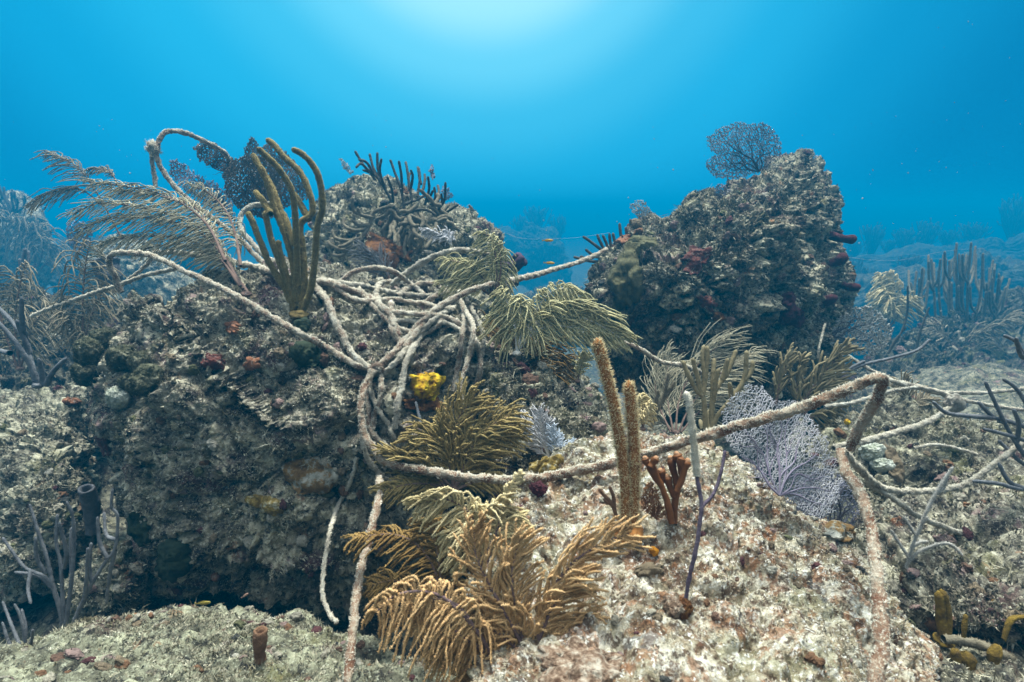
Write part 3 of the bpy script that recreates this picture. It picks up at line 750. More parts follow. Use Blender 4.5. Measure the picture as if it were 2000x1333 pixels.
def rope(label, pts, r=0.0115, mat=None, fmat=None, seed=0, drape=True, fuzz=5200, flen=0.0062, name='rope', group='overgrown rope lengths', knob=0.16, lift=0.7, which=None):
    r = r * 0.64; flen = flen * 0.62
    q = []
    for p in pts:
        q.append((p[0], p[1], p[2] if len(p) > 2 else float(depth_at(p[0], p[1], which)) - r * lift))
    q = np.array(q)
    w = spline(P(q[:, 0], q[:, 1], q[:, 2]), 400)
    if drape:
        x, y, d = proj(w)
        lim = depth_at(x, y, which) - r * 0.35
        dd = np.minimum(d, np.maximum(lim, d - 0.12))
        k = np.ones(21) / 21
        dd = np.minimum(np.convolve(np.pad(dd, 10, mode='edge'), k, 'valid'), d + 0.0)
        w = P(x, y, dd)
    L = np.linalg.norm(np.diff(w, axis=0), axis=1).sum()
    n = int(np.clip(L / (r * 0.35), 20, 900))
    w = spline(w[::6], n) if n > 20 else w[::20]
    w = w + 0.45 * r * np.stack([fbm(w / 0.05, 2, seed + k) for k in (1, 2, 3)], 1) + 1.1 * r * np.stack([fbm(w / 0.17, 1, seed + k) for k in (4, 5, 6)], 1)
    rad = r * (1 + 0.30 * fbm(w / 0.045, 3, seed) + 0.18 * fbm(w / 0.2, 1, seed + 9))
    mb, mf = MB(), MB(); fuzzy_tube(mb, w, rad, seed, knob, 12, int(fuzz * 1.5), flen, 0.0009, up=0.55, kscale=0.008, ftone=0.4, other=mf, twist=0.11)
    o = mb.build(name, mat or M_rope, None, w[0]); tag(o, label, 'rope', group)
    f = mf.build('algae_fuzz', fmat or M_fuzz, o, w[0]); tag(f, kind='stuff')
    return o

def patch(name, label, cat, c, rx, ry, mat, h=0.012, seed=0, rot=0.0, lump=0.35, which=None, edge=0.35, group=None, pits=0.0, lscale=0.02):
    """A growth spread over the rock: follows the surface, thick in the middle, thin and ragged at its rim."""
    n, m = 34, 72
    r_, a_ = np.meshgrid(np.linspace(0, 1, n), np.arange(m) * 2 * math.pi / m, indexing='ij')
    w = 1 + edge * fbm(np.stack([np.cos(a_.ravel()) * 1.6, np.sin(a_.ravel()) * 1.6, np.full(a_.size, seed * 3.7)], 1), 3, seed).reshape(r_.shape) * 1.6
    x = r_ * w * np.cos(a_) * rx; y = r_ * w * np.sin(a_) * ry
    X = c[0] + x * math.cos(rot) - y * math.sin(rot); Y = c[1] + x * math.sin(rot) + y * math.cos(rot)
    d = depth_at(X, Y, which)
    dc = np.median(d); d = np.clip(d, dc - 0.06, dc + 0.08)
    base = P(X, Y, d).reshape(-1, 3)
    N = hit_normal(c[0], c[1], which, max(rx, ry) * 0.6)
    N = norm(0.6 * N + 0.4 * norm(C0 - hit(*c, which)))
    h = h * 0.5; lump = lump * 0.8; edge = edge * 1.25
    hh = h * (1 - r_.ravel() ** 3) * (1 + lump * 2 * fbm(base / lscale, 3, seed + 3)) - 0.004 * (r_.ravel() > 0.97)
    if pits: hh -= pits * np.clip(0.30 - worley(base / (lscale * 0.8), seed + 5)[0], 0, 1) / 0.30 * (r_.ravel() < 0.92)
    V = base + N * hh[:, None]
    V[r_.ravel() > 0.985] -= N * 0.012
    i, j = np.meshgrid(np.arange(n - 1), np.arange(m), indexing='ij'); j2 = (j + 1) % m
    mb = MB(); mb.add(V, np.stack([i * m + j, (i + 1) * m + j, (i + 1) * m + j2, i * m + j2], -1).reshape(-1, 4))
    o = mb.build(name, mat, None, hit(*c, which)); tag(o, label, cat, group)
    return o
def tube_sponge(name, label, pts, r, mat, seed=0, wall=0.3, cat='sponge', group=None, hole=True, flare=1.1, parent=None, imat=None, part=False):
    """A sponge tube along pts with an open hollow end (or a blunt one)."""
    w = spline(np.asarray(pts, float), 26); u = np.linspace(0, 1, 26)
    rad = r * (0.85 + (flare - 0.85) * u + 0.10 * np.sin(u * 7 + seed))
    if hole:
        t = norm(w[-1] - w[-2])
        w2 = np.concatenate([w, [w[-1] + t * r * 0.12], [w[-1] + t * r * 0.05], w[-1] - t * r * 0.3, w[-1] - t * r * 1.5][0:1] + [[w[-1] + t * r * 0.12], [w[-1] + t * r * 0.04], [w[-1] - t * r * 0.35], [w[-1] - t * r * 1.6]])
        rad2 = np.concatenate([rad, [rad[-1] * 0.9, rad[-1] * (1 - wall), rad[-1] * (1 - wall) * 0.85, rad[-1] * 0.25]])
    else:
        t = norm(w[-1] - w[-2])
        w2 = np.concatenate([w, [w[-1] + t * r * 0.5], [w[-1] + t * r * 0.85], [w[-1] + t * r]]); rad2 = np.concatenate([rad, [rad[-1] * 0.86, rad[-1] * 0.5, rad[-1] * 0.1]])
    mb = MB()
    ux, uy, _ = axis_frame(w[-1] - w[0])
    S_ = 22; ang = np.arange(S_) * 2 * math.pi / S_
    ring = np.cos(ang)[:, None] * ux + np.sin(ang)[:, None] * uy
    V = (w2[:, None] + ring[None] * rad2[:, None, None]).reshape(-1, 3)
    V = V + np.tile(ring, (len(w2), 1)) * (0.22 * r * fbm(V / (r * 0.9), 4, seed))[:, None]
    k, j = np.meshgrid(np.arange(len(w2) - 1), np.arange(S_), indexing='ij'); j2 = (j + 1) % S_
    mb.add(V, np.stack([k * S_ + j, k * S_ + j2, (k + 1) * S_ + j2, (k + 1) * S_ + j], -1).reshape(-1, 4))
    if not hole: pass
    o = mb.build(name, mat, parent, w[0])
    if not part: tag(o, label, cat, group)
    return o
def blob(name, label, cat, p, n, r, mat, seed=0, amp=0.3, group=None, level=5, fs=0.9, pore=0.0, parent=None, fuzz=0.0):
    """A lumpy growth sitting on the rock at p, n outwards; r = (wide, wide, high)."""
    V, F = ico(level)
    u, v, a = axis_frame(n)
    k = 1 + amp * 1.6 * fbm(V * fs + seed * 3.3, 3, seed)
    k = k + amp * 0.5 * billow(V * fs * 3 + seed, 3, seed + 4)
    if pore: k -= pore * np.clip(0.28 - worley(V * 3.2 + seed, seed + 8)[0], 0, 1) / 0.28
    X = V * k[:, None]
    X = p + X[:, :1] * r[0] * u + X[:, 1:2] * r[1] * v + X[:, 2:] * r[2] * a
    mb = MB(); mb.add(X, T=F)
    if fuzz:
        N = vnormals(X, F); q = np.random.default_rng(seed); i = q.integers(0, len(X), 900)
        mb.spikes(X[i], N[i] + q.normal(size=(900, 3)) * 0.5, fuzz, fuzz * 0.15, 0.8)
    o = mb.build(name, mat, parent, np.asarray(p, float))
    if parent is None: tag(o, label, cat, group)
    return o

# ------------------------------------------------------------------ materials of reef life
two = lambda n, a, b, s=30, **k: material(n, [(0.35, a), (0.65, b)], scale=s, **k)
M_rope = material('rope_fibre', [(0.38, (0.16, 0.085, 0.055)), (0.52, (0.30, 0.23, 0.17)), (0.62, (0.45, 0.41, 0.33))], scale=26, speck=[(190, 0.55, 0.7, (0.60, 0.56, 0.47), 0.8)], bump=0.8, bscale=220)
M_rope_grey = material('rope_grey', [(0.38, (0.19, 0.16, 0.13)), (0.52, (0.36, 0.33, 0.27)), (0.62, (0.50, 0.48, 0.41))], scale=26, speck=[(190, 0.55, 0.7, (0.58, 0.56, 0.49), 0.8)], bump=0.8, bscale=220)
M_rope_rust = material('rope_rust', [(0.38, (0.15, 0.065, 0.035)), (0.52, (0.29, 0.19, 0.125)), (0.62, (0.40, 0.33, 0.25))], scale=24, speck=[(190, 0.57, 0.7, (0.60, 0.55, 0.45), 0.8)], bump=0.8, bscale=220)
M_fuzz = two('algae_fuzz', (0.40, 0.36, 0.27), (0.62, 0.58, 0.48), 30, tone=0.3)
M_olive_rod = two('olive_rod', (0.14, 0.095, 0.03), (0.24, 0.175, 0.065), 40, tone=0.65, bump=0.5, bscale=300)
M_thorn = two('thorny_rod', (0.24, 0.09, 0.02), (0.36, 0.155, 0.04), 60, tone=0.3, bump=0.5, bscale=300)
M_polyp = two('polyp_tan', (0.48, 0.36, 0.18), (0.66, 0.55, 0.33), 60, tone=0.25)
M_polypo = two('polyp_olive', (0.20, 0.16, 0.06), (0.36, 0.29, 0.13), 60, tone=0.25)
M_darkrod = two('dark_rod', (0.055, 0.045, 0.035), (0.12, 0.105, 0.08), 40, tone=0.6, bump=0.4, bscale=200)
M_taupe_rod = two('taupe_rod', (0.14, 0.115, 0.075), (0.27, 0.235, 0.165), 40, tone=0.5, bump=0.5, bscale=250)
M_greyrod = two('grey_rod', (0.10, 0.105, 0.115), (0.22, 0.225, 0.235), 40, tone=0.4, bump=0.5, bscale=250)
M_khaki_rod = two('khaki_rod', (0.19, 0.15, 0.075), (0.32, 0.265, 0.15), 40, tone=0.45)
M_yel = two('yellow_feather', (0.38, 0.34, 0.17), (0.60, 0.55, 0.32), 20, tone=0.35)
M_tan = two('tan_feather', (0.42, 0.25, 0.11), (0.62, 0.42, 0.21), 20, tone=0.4)
M_cream = two('cream_feather', (0.50, 0.40, 0.20), (0.68, 0.57, 0.34), 20, tone=0.3)
M_olivef = two('olive_feather', (0.25, 0.18, 0.065), (0.42, 0.32, 0.13), 20, tone=0.4)
M_brownf = two('brown_feather', (0.16, 0.09, 0.025), (0.28, 0.18, 0.06), 20, tone=0.45)
M_greyf = two('grey_feather', (0.36, 0.32, 0.21), (0.56, 0.51, 0.37), 20, tone=0.4)
M_dullf = two('dull_feather', (0.23, 0.19, 0.125), (0.38, 0.325, 0.23), 20, tone=0.4)
M_white = two('white_lace', (0.50, 0.49, 0.50), (0.68, 0.67, 0.69), 20, tone=0.25)
M_bluew = two('blue_lace', (0.48, 0.55, 0.64), (0.62, 0.68, 0.75), 20, tone=0.2)
M_stem = two('plume_stem', (0.10, 0.06, 0.045), (0.19, 0.125, 0.10), 30)
M_stemp = two('purple_stem', (0.10, 0.06, 0.06), (0.19, 0.13, 0.13), 30)
M_stemw = two('pale_stem', (0.42, 0.40, 0.36), (0.55, 0.53, 0.47), 30)
M_fan = two('purple_fan', (0.40, 0.39, 0.42), (0.58, 0.57, 0.59), 9, tone=0.4)
M_rib = two('fan_rib', (0.17, 0.14, 0.20), (0.30, 0.27, 0.33), 30)
M_fang = two('grey_fan', (0.13, 0.13, 0.17), (0.24, 0.24, 0.29), 9, tone=0.4)
M_fanm = two('violet_grey_fan', (0.20, 0.20, 0.235), (0.33, 0.33, 0.36), 9, tone=0.4)
M_fand = two('dark_fan', (0.085, 0.07, 0.06), (0.16, 0.135, 0.115), 9, tone=0.5)
M_ribd = two('dark_rib', (0.04, 0.03, 0.035), (0.07, 0.06, 0.07), 30)
M_fanp = two('pale_fan', (0.30, 0.29, 0.26), (0.44, 0.42, 0.38), 9, tone=0.4)
M_fanb = two('brown_fan', (0.17, 0.075, 0.03), (0.27, 0.13, 0.06), 12, tone=0.4)
M_fire = two('fire_coral', (0.11, 0.038, 0.010), (0.21, 0.078, 0.02), 14, tone=0.3, rough=0.6)
M_firetip = two('fire_tip', (0.30, 0.14, 0.06), (0.45, 0.28, 0.17), 14)
M_purp = material('purple_stalk', [(0.38, (0.07, 0.05, 0.075)), (0.55, (0.15, 0.115, 0.15)), (0.65, (0.26, 0.21, 0.22))], scale=30, bump=0.4, bscale=200)
M_yspo = material('yellow_sponge', [(0.36, (0.22, 0.09, 0.008)), (0.49, (0.50, 0.30, 0.012)), (0.62, (0.68, 0.52, 0.025))], scale=34, bump=0.9, bscale=150)
M_rustsp = material('rust_sponge', [(0.36, (0.07, 0.028, 0.012)), (0.55, (0.16, 0.065, 0.018)), (0.66, (0.30, 0.15, 0.05))], scale=30, bump=0.8, bscale=150)
M_redsp = material('red_sponge', [(0.38, (0.06, 0.018, 0.013)), (0.58, (0.12, 0.032, 0.022))], scale=40, speck=[(80, 0.56, 0.66, (0.30, 0.26, 0.22), 0.8), (60, 0.58, 0.66, (0.05, 0.03, 0.03), 0.8)], bump=0.8, bscale=150)
M_orange = material('orange_sponge', [(0.38, (0.45, 0.16, 0.01)), (0.6, (0.75, 0.33, 0.02))], scale=60, bump=0.9, bscale=220)
M_orangep = material('orange_crust', [(0.38, (0.17, 0.07, 0.035)), (0.6, (0.30, 0.13, 0.065))], scale=40, speck=[(100, 0.58, 0.7, (0.4, 0.35, 0.3), 0.7)], bump=0.8, bscale=150)
M_maroon = two('maroon_sponge', (0.04, 0.010, 0.013), (0.095, 0.022, 0.027), 40, bump=0.9, bscale=200)
M_purplesp = two('purple_sponge', (0.045, 0.025, 0.045), (0.09, 0.05, 0.085), 30, bump=0.7, bscale=160)
M_green = material('green_sponge', [(0.38, (0.032, 0.036, 0.020)), (0.54, (0.10, 0.10, 0.058)), (0.64, (0.28, 0.27, 0.19))], scale=22, speck=[(110, 0.57, 0.7, (0.40, 0.39, 0.29), 0.7)], bump=0.9, bscale=150)
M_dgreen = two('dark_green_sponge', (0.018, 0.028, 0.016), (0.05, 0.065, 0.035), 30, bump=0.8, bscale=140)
M_olivecrust = material('olive_crust', [(0.36, (0.055, 0.052, 0.022)), (0.6, (0.125, 0.115, 0.055))], scale=30, speck=[(120, 0.62, 0.72, (0.3, 0.28, 0.2), 0.5)], bump=0.9, bscale=160)
M_tube = two('brown_sponge', (0.17, 0.085, 0.045), (0.29, 0.165, 0.095), 60, bump=0.9, bscale=260)
M_greysp = two('grey_sponge', (0.055, 0.058, 0.065), (0.13, 0.13, 0.14), 40, bump=0.8, bscale=180)
M_ochre = material('ochre_coral', [(0.38, (0.15, 0.085, 0.03)), (0.50, (0.27, 0.165, 0.06)), (0.53, (0.30, 0.28, 0.22)), (0.66, (0.50, 0.48, 0.41))], scale=24, speck=[(90, 0.57, 0.66, (0.08, 0.07, 0.06), 0.7)], bump=0.9, bscale=240)
M_pinkc = material('pink_crust', [(0.36, (0.11, 0.06, 0.035)), (0.50, (0.32, 0.22, 0.15)), (0.62, (0.56, 0.49, 0.39))], scale=60, speck=[(140, 0.55, 0.66, (0.10, 0.05, 0.03), 0.8)], bump=0.9, bscale=180)
M_algae_y = material('yellow_algae', [(0.40, (0.13, 0.085, 0.02)), (0.54, (0.30, 0.21, 0.05)), (0.62, (0.50, 0.46, 0.33))], scale=40, bump=0.8, bscale=160)
M_yfinger = material('yellow_finger', [(0.36, (0.08, 0.05, 0.015)), (0.55, (0.22, 0.14, 0.02)), (0.70, (0.40, 0.29, 0.06))], scale=28, bump=0.7, bscale=160)
M_ltsp = material('pale_sponge', [(0.38, (0.28, 0.30, 0.22)), (0.6, (0.6, 0.62, 0.54))], scale=30, bump=0.7, bscale=150)
M_brainp = two('brown_plate', (0.10, 0.075, 0.045), (0.20, 0.155, 0.10), 60, bump=0.7, bscale=220)
M_fish = two('yellow_fish', (0.50, 0.27, 0.02), (0.62, 0.36, 0.05), 60, rough=0.4)
M_fishg = two('olive_fish', (0.22, 0.17, 0.03), (0.35, 0.28, 0.06), 60, rough=0.4)
M_fishp = two('pale_fish', (0.34, 0.18, 0.13), (0.48, 0.32, 0.25), 60, rough=0.4)
M_eye = two('fish_eye', (0.01, 0.01, 0.01), (0.02, 0.02, 0.02), 5, rough=0.2)
M_fline = two('fishing_line', (0.30, 0.32, 0.33), (0.4, 0.42, 0.42), 5)
M_silt = two('floating_silt', (0.25, 0.27, 0.28), (0.4, 0.42, 0.42), 5)

# ------------------------------------------------------------------ rods and fingers
rods('rod_coral', 'tall olive finger coral with thick upright rods, standing on the left boulder', 'soft coral', (585, 616), [
    [(587, 612), (594, 550), (591, 484), (587, 438), (610, 415), (604, 375), (584, 335), (554, 306), (535, 283), (521, 273)],
    [(574, 606), (558, 566), (528, 517), (508, 471), (492, 431), (483, 415)],
    [(577, 600), (548, 517), (531, 471), (521, 431), (519, 413)],
    [(581, 590), (571, 510), (554, 451), (535, 405), (525, 365), (508, 324)],
    [(528, 418), (515, 395), (497, 374)],
    [(561, 458), (545, 405), (530, 365), (512, 335), (493, 301)],
    [(581, 560), (578, 451), (571, 378), (548, 335), (521, 306), (502, 289)],
    [(604, 430), (590, 405), (578, 385), (568, 376)],
    [(590, 608), (606, 570), (614, 517), (620, 444), (630, 405), (624, 352), (610, 322), (591, 302), (570, 291)],
    [(575, 480), (562, 440), (552, 415)],
    [(566, 560), (548, 500), (543, 470)]], 5.9, M_olive_rod, pmat=M_polypo, seed=1, fuzz=34000, flen=0.0034, fw=0.0006, spread=0.07, hr=0.02)
rods('rod_coral', 'pair of bristly orange-brown rods standing tall on the pale front mound', 'soft coral', (1226, 1040), [
    [(1222, 1036), (1222, 960), (1214, 880), (1200, 800), (1183, 730), (1165, 662)],
    [(1236, 1030), (1238, 940), (1236, 840), (1228, 745)]], 10.5, M_thorn, pmat=M_polyp, seed=2, fuzz=9500, flen=0.0072, fw=0.0007, spread=0.01, tip=1.0, hr=0.022, sides=12)
rods('rod_coral', 'khaki forked finger coral between the rope and the tall boulder', 'soft coral', (1385, 842), [
    [(1378, 838), (1374, 780), (1362, 765), (1345, 735), (1333, 705)],
    [(1368, 770), (1363, 740), (1356, 715), (1353, 700)],
    [(1374, 772), (1376, 735), (1372, 700), (1375, 674)],
    [(1377, 740), (1381, 705), (1381, 676)],
    [(1390, 838), (1391, 790), (1399, 760), (1420, 730), (1432, 700), (1438, 684)],
    [(1393, 785), (1398, 745), (1404, 720)], [(1391, 800), (1392, 740), (1395, 700)], [(1411, 742), (1418, 715), (1422, 700)],
    [(1385, 840), (1383, 815), (1386, 800)], [(1420, 792, -0.02), (1440, 765, -0.02), (1455, 735, -0.02), (1458, 685, -0.02)], [(1390, 838), (1402, 812), (1420, 792, -0.02)],
    [(1455, 742, -0.02), (1468, 725, -0.02), (1470, 705, -0.02)], [(1372, 840), (1367, 820)], [(1430, 785, -0.02), (1427, 760), (1424, 748)]], 5.0, M_khaki_rod, d0=1.60, seed=3, fuzz=5000, spread=0.03)
def bush_px(base, n, w, h, seed, lean=0.0, fork=2):
    """Branch outlines of a bushy rod coral, photograph pixels."""
    q = np.random.default_rng(seed); B = []
    for k in range(n):
        f = (k + 0.5) / n * 2 - 1 + q.normal() * 0.08
        hh = h * (1 - 0.35 * f * f) * q.uniform(0.75, 1.05)
        ex = base[0] + f * w + lean * hh; ey = base[1] - hh
        m1 = (base[0] + f * w * 0.62 + q.normal() * w * 0.03, base[1] - hh * 0.28); m2 = (base[0] + f * w * 0.88 + q.normal() * w * 0.06 + lean * hh * 0.5, base[1] - hh * 0.62)
        B.append([base, m1, m2, (ex, ey)])
        for _ in range(fork):
            u = q.uniform(0.3, 0.8)
            sx = np.interp(u, [0, .28, .62, 1], [base[0], m1[0], m2[0], ex]); sy = base[1] - hh * u
            s = q.choice([-1, 1])
            ln = h * q.uniform(0.2, 0.38)
            B.append([(sx, sy), (sx + s * w * 0.09, sy - ln * 0.3), (sx + s * w * 0.12 + lean * ln, sy - ln)])
    return B
rods('rod_coral', 'large hazy bushy rod coral on the silty bank at the right', 'soft coral', (1880, 690),
    bush_px((1875, 690), 17, 100, 215, 5, 0.03, 3), 2.5, M_taupe_rod, d0=6.2, seed=5, fuzz=2500, flen=0.003, spread=0.25, sides=7)
rods('rod_coral', 'dark upright rods at the left foot of the tall boulder behind the pale rope', 'soft coral', (1190, 512), [
    [(1195, 505), (1170, 485), (1150, 470), (1138, 462)], [(1188, 500), (1175, 478), (1166, 458)], [(1193, 500), (1184, 475), (1177, 459)], [(1196, 500), (1192, 475), (1190, 456)],
    [(1180, 505), (1160, 500), (1143, 487)], [(1205, 490), (1200, 470), (1197, 455)], [(1170, 512), (1150, 510), (1120, 502)], [(1150, 510), (1140, 504), (1133, 501)], [(1215, 470), (1212, 455), (1210, 436)], [(1235, 455), (1232, 440), (1231, 428)]], 3.2, M_darkrod, d0=2.62, seed=6, fuzz=0, spread=0.05, hold=False)
rods('rod_coral', 'dark tangled finger coral crowning the domed rock', 'soft coral', (800, 430), [
    [(775, 415), (755, 375), (735, 345), (712, 325), (693, 295)], [(718, 332), (705, 320), (695, 328)], [(740, 350), (728, 325), (722, 300)], [(748, 362), (738, 330), (737, 298)], [(752, 370), (742, 335), (745, 310)], [(730, 340), (716, 318), (700, 312)],
    [(790, 410), (783, 370), (772, 340), (762, 312)], [(785, 378), (784, 345), (779, 314)], [(805, 395), (800, 365), (795, 330), (792, 316)], [(802, 370), (806, 345), (802, 332)], [(815, 385), (820, 350), (818, 328)], [(822, 360), (818, 340), (816, 326)],
    [(830, 400), (838, 370), (836, 345)], [(842, 405), (850, 385), (848, 365)], [(855, 412), (868, 390), (870, 356)], [(835, 395), (842, 380), (846, 372)], [(845, 420), (862, 400), (862, 378)],
    [(790, 400), (812, 392), (825, 385), (838, 378)], [(775, 430), (800, 415), (830, 410), (860, 425)], [(860, 425), (880, 410), (895, 400)], [(800, 372), (798, 350), (801, 338)], [(826, 372), (830, 352), (829, 340)], [(852, 392), (857, 375), (855, 362)], [(733, 352), (722, 338), (708, 332)], [(768, 395), (765, 370), (756, 345)]], 2.7, M_darkrod, d0=2.5, seed=7, fuzz=3500, flen=0.003, spread=0.10)
def droopers(seed, n, cx, cy, w, h):
    q = np.random.default_rng(seed); B = []
    for k in range(n):
        x = cx + q.uniform(-w, w); y = cy + q.uniform(-h, h); a = q.uniform(0.3, 2.8); L = q.uniform(28, 62)
        p = [(x, y)]
        for i in range(4):
            a += q.normal() * 0.55
            p.append((p[-1][0] + math.cos(a) * L / 4, p[-1][1] + math.sin(a) * L / 4))
        B.append(p)
    return B
rods('rod_coral', 'knotted mass of drooping taupe fingers hanging down the face of the domed rock', 'soft coral', (805, 425), [[(805, 425), (790, 440), (775, 460)], [(805, 425), (830, 440), (850, 455)]] + droopers(8, 40, 815, 435, 58, 38), 4.2, M_taupe_rod, d0=2.38, seed=8, fuzz=3000, flen=0.003, spread=0.08)
rods('rod_coral', 'spreading hand-like finger coral leaning off the left face of the domed rock', 'soft coral', (765, 402), [
    [(765, 402), (730, 415), (722, 440), (705, 470), (690, 500), (678, 508)], [(715, 450), (690, 450), (672, 440), (673, 425)], [(708, 465), (680, 470), (655, 465), (648, 450)], [(700, 480), (670, 488), (645, 478), (640, 470)], [(695, 490), (665, 500), (650, 498)], [(690, 470), (672, 480), (660, 482)], [(728, 425), (705, 420), (698, 405)], [(705, 420), (690, 410), (688, 385)], [(722, 440), (700, 440), (688, 430)]], 3.6, M_taupe_rod, d0=2.42, seed=9, fuzz=3000, flen=0.003, spread=0.06)
rods('rod_coral', 'grey forked rod coral rising from the dark gap at lower left', 'soft coral', (125, 1250), [
    [(125, 1250), (115, 1180), (90, 1130), (50, 1110), (22, 1075), (5, 1050)], [(120, 1200), (105, 1150), (90, 1085), (75, 1040), (58, 985)], [(90, 1120), (72, 1090), (70, 1050)], [(128, 1240), (122, 1160), (118, 1100), (110, 1060), (112, 1005)], [(128, 1230), (138, 1150), (145, 1070), (142, 1010), (130, 980)], [(126, 1110), (130, 1080), (116, 1020)],
    [(132, 1250), (155, 1190), (180, 1140), (205, 1100), (225, 1070), (230, 1010), (218, 990), (220, 955)], [(228, 1055), (208, 1045), (203, 1000)], [(180, 1140), (175, 1110), (178, 1060)], [(210, 1090), (195, 1060), (190, 1010)], [(165, 1170), (170, 1120), (172, 1070)], [(225, 1075), (215, 1120), (208, 1180)], [(105, 1150), (75, 1125), (28, 1118)], [(140, 1120), (138, 1060), (140, 1030)], [(60, 1115), (55, 1150), (60, 1180)]], 4.0, M_greyrod, d0=1.32, seed=10, fuzz=4000, spread=0.04, tip=0.6)
rods('rod_coral', 'small low grey rod coral in the bottom left corner', 'soft coral', (50, 1290), [
    [(50, 1290), (30, 1240), (18, 1210), (5, 1175)], [(50, 1290), (48, 1240), (38, 1200), (28, 1180)], [(50, 1290), (62, 1250), (64, 1230)], [(50, 1290), (78, 1270), (80, 1245)], [(45, 1270), (20, 1260), (4, 1215)], [(48, 1250), (50, 1225), (42, 1190)]], 3.6, M_greyrod, d0=1.2, seed=11, fuzz=3000, spread=0.05, tip=0.6)
rods('rod_coral', 'blue-grey rod coral with a thick forked stem at the left edge', 'soft coral', (75, 752), [
    [(78, 752), (60, 715), (45, 690), (15, 650), (-15, 620)], [(70, 745), (58, 700), (50, 665), (20, 625), (-10, 595)], [(52, 670), (44, 640), (42, 580)], [(58, 690), (42, 650), (32, 625)], [(90, 752), (105, 725), (130, 700)], [(85, 750), (80, 720), (75, 700)], [(20, 690), (8, 688), (0, 684)]], 5.6, M_greyrod, d0=1.9, seed=12, fuzz=3000, spread=0.08, tip=0.65)
rods('rod_coral', 'thick blue-grey rods reaching in from the right edge over the slack ropes', 'soft coral', (2080, 960), [
    [(2080, 960), (2010, 900), (1975, 850), (1950, 800), (1924, 745)], [(1985, 865), (1990, 830), (1980, 800)], [(2060, 900), (2010, 800), (1985, 760), (1958, 740)], [(2020, 840), (1960, 820), (1940, 815), (1910, 785)], [(1940, 816), (1880, 812), (1845, 805), (1822, 785)], [(2080, 960), (2030, 925), (1990, 900), (1950, 860)], [(2080, 960), (1990, 955), (1950, 945), (1900, 940)],
    [(2000, 955), (1970, 940), (1950, 905)], [(2060, 880), (2000, 860), (1960, 848), (1920, 838)], [(2070, 760), (2000, 690), (1985, 668), (1960, 655)], [(2080, 960), (2080, 860), (2070, 760)], [(2000, 700), (1992, 690), (1984, 660)]], 4.6, M_greyrod, d0=1.35, seed=13, fuzz=3000, spread=0.08, tip=0.7, hold=False)
STALK_D = float(min(depth_at(1338, 1182, FRONT_ROCK), depth_at(1346, 1130, FRONT_ROCK), depth_at(1362, 1050, FRONT_ROCK))) - 0.002
rods('sea_whip', 'dead purple forked stalk rising from a crusted lump on the pale mound', 'soft coral', (1338, 1180), [
    {'p': [(1338, 1182, 0.0), (1346, 1130, -0.005), (1358, 1080, -0.008), (1367, 1020, -0.008), (1370, 985, -0.006), (1360, 925, -0.002), (1354, 870, 0.0), (1350, 820, 0.004), (1339, 768, 0.008)], 'r': 4.4}, {'p': [(1371, 990, -0.006), (1390, 970, -0.004), (1402, 945, 0.0), (1412, 905, 0.004), (1416, 880, 0.008)], 'r': 3.6}], 4.0, M_purp, d0=STALK_D, seed=14, fuzz=0, spread=0.0, knob=0.2, hold=False, tip=0.8)
w_ = spline(P([1362, 1356, 1351, 1346, 1340], [930, 880, 830, 790, 768], [STALK_D - 0.003, STALK_D - 0.002, STALK_D, STALK_D + 0.003, STALK_D + 0.006]), 40)
mb = MB(); fuzzy_tube(mb, w_, 0.0048, 5, 0.15, 10, 14000, 0.0032, 0.0007); tag(mb.build('turf_sleeve', M_fuzz, bpy.data.objects['sea_whip'], w_[0]), 'pale furry tip of the stalk')
rods('rod_coral', 'small brown two-pronged rod left of the bristly pair', 'soft coral', (1205, 1012), [[(1205, 1012), (1195, 985), (1180, 968), (1169, 955)], [(1200, 998), (1198, 970), (1190, 950)], [(1197, 988), (1186, 980), (1178, 975)]], 4.0, M_tube, seed=15, fuzz=2000, spread=0.0, which=FRONT_ROCK)
rods('rod_coral', 'dark mustard rods with a fallen stick in the bottom right corner', 'soft coral', (1845, 1250), [
    [(1845, 1250, 0), (1838, 1210), (1836, 1175), (1832, 1155)], [(1845, 1250), (1850, 1215), (1846, 1180), (1838, 1152)]], 9.5, M_yfinger, d0=1.12, seed=16, fuzz=1500, spread=0.0)
rods('rod_coral', 'brown forked rod rising behind the fallen stick at bottom right', 'soft coral', (1932, 1252), [[(1932, 1252), (1938, 1215), (1944, 1170)], [(1932, 1248), (1918, 1225), (1914, 1195)]], 7.0, M_brownf, d0=1.15, seed=17, fuzz=1500, spread=0.0)
rods('rod_coral', 'thin white-tipped whip standing beside the yellow sponge', 'soft coral', (830, 865), [[(830, 865), (822, 830), (812, 785)]], 2.6, M_white, seed=18, d0=1.52, fuzz=6000, flen=0.003, spread=0.0, hold=False)
rods('rod_coral', 'thin dark forked twigs furred with algae under the tall boulder', 'soft coral', (1270, 838), [[(1270, 838), (1285, 800), (1298, 770), (1306, 728)], [(1290, 790), (1310, 760), (1318, 745)], [(1283, 805), (1282, 780), (1286, 762)]], 3.0, M_taupe_rod, seed=19, d0=1.66, fuzz=9000, flen=0.006, spread=0.0)
rods('rod_coral', 'bare dark twig arching up beside the hazy right-hand fan', 'soft coral', (1735, 690), [[(1735, 690), (1760, 650), (1772, 610), (1773, 558)], [(1735, 690), (1748, 665), (1770, 640)], [(1790, 680), (1800, 640), (1815, 600)]], 2.2, M_darkrod, d0=4.2, seed=20, fuzz=0, spread=0.02, hold=False)
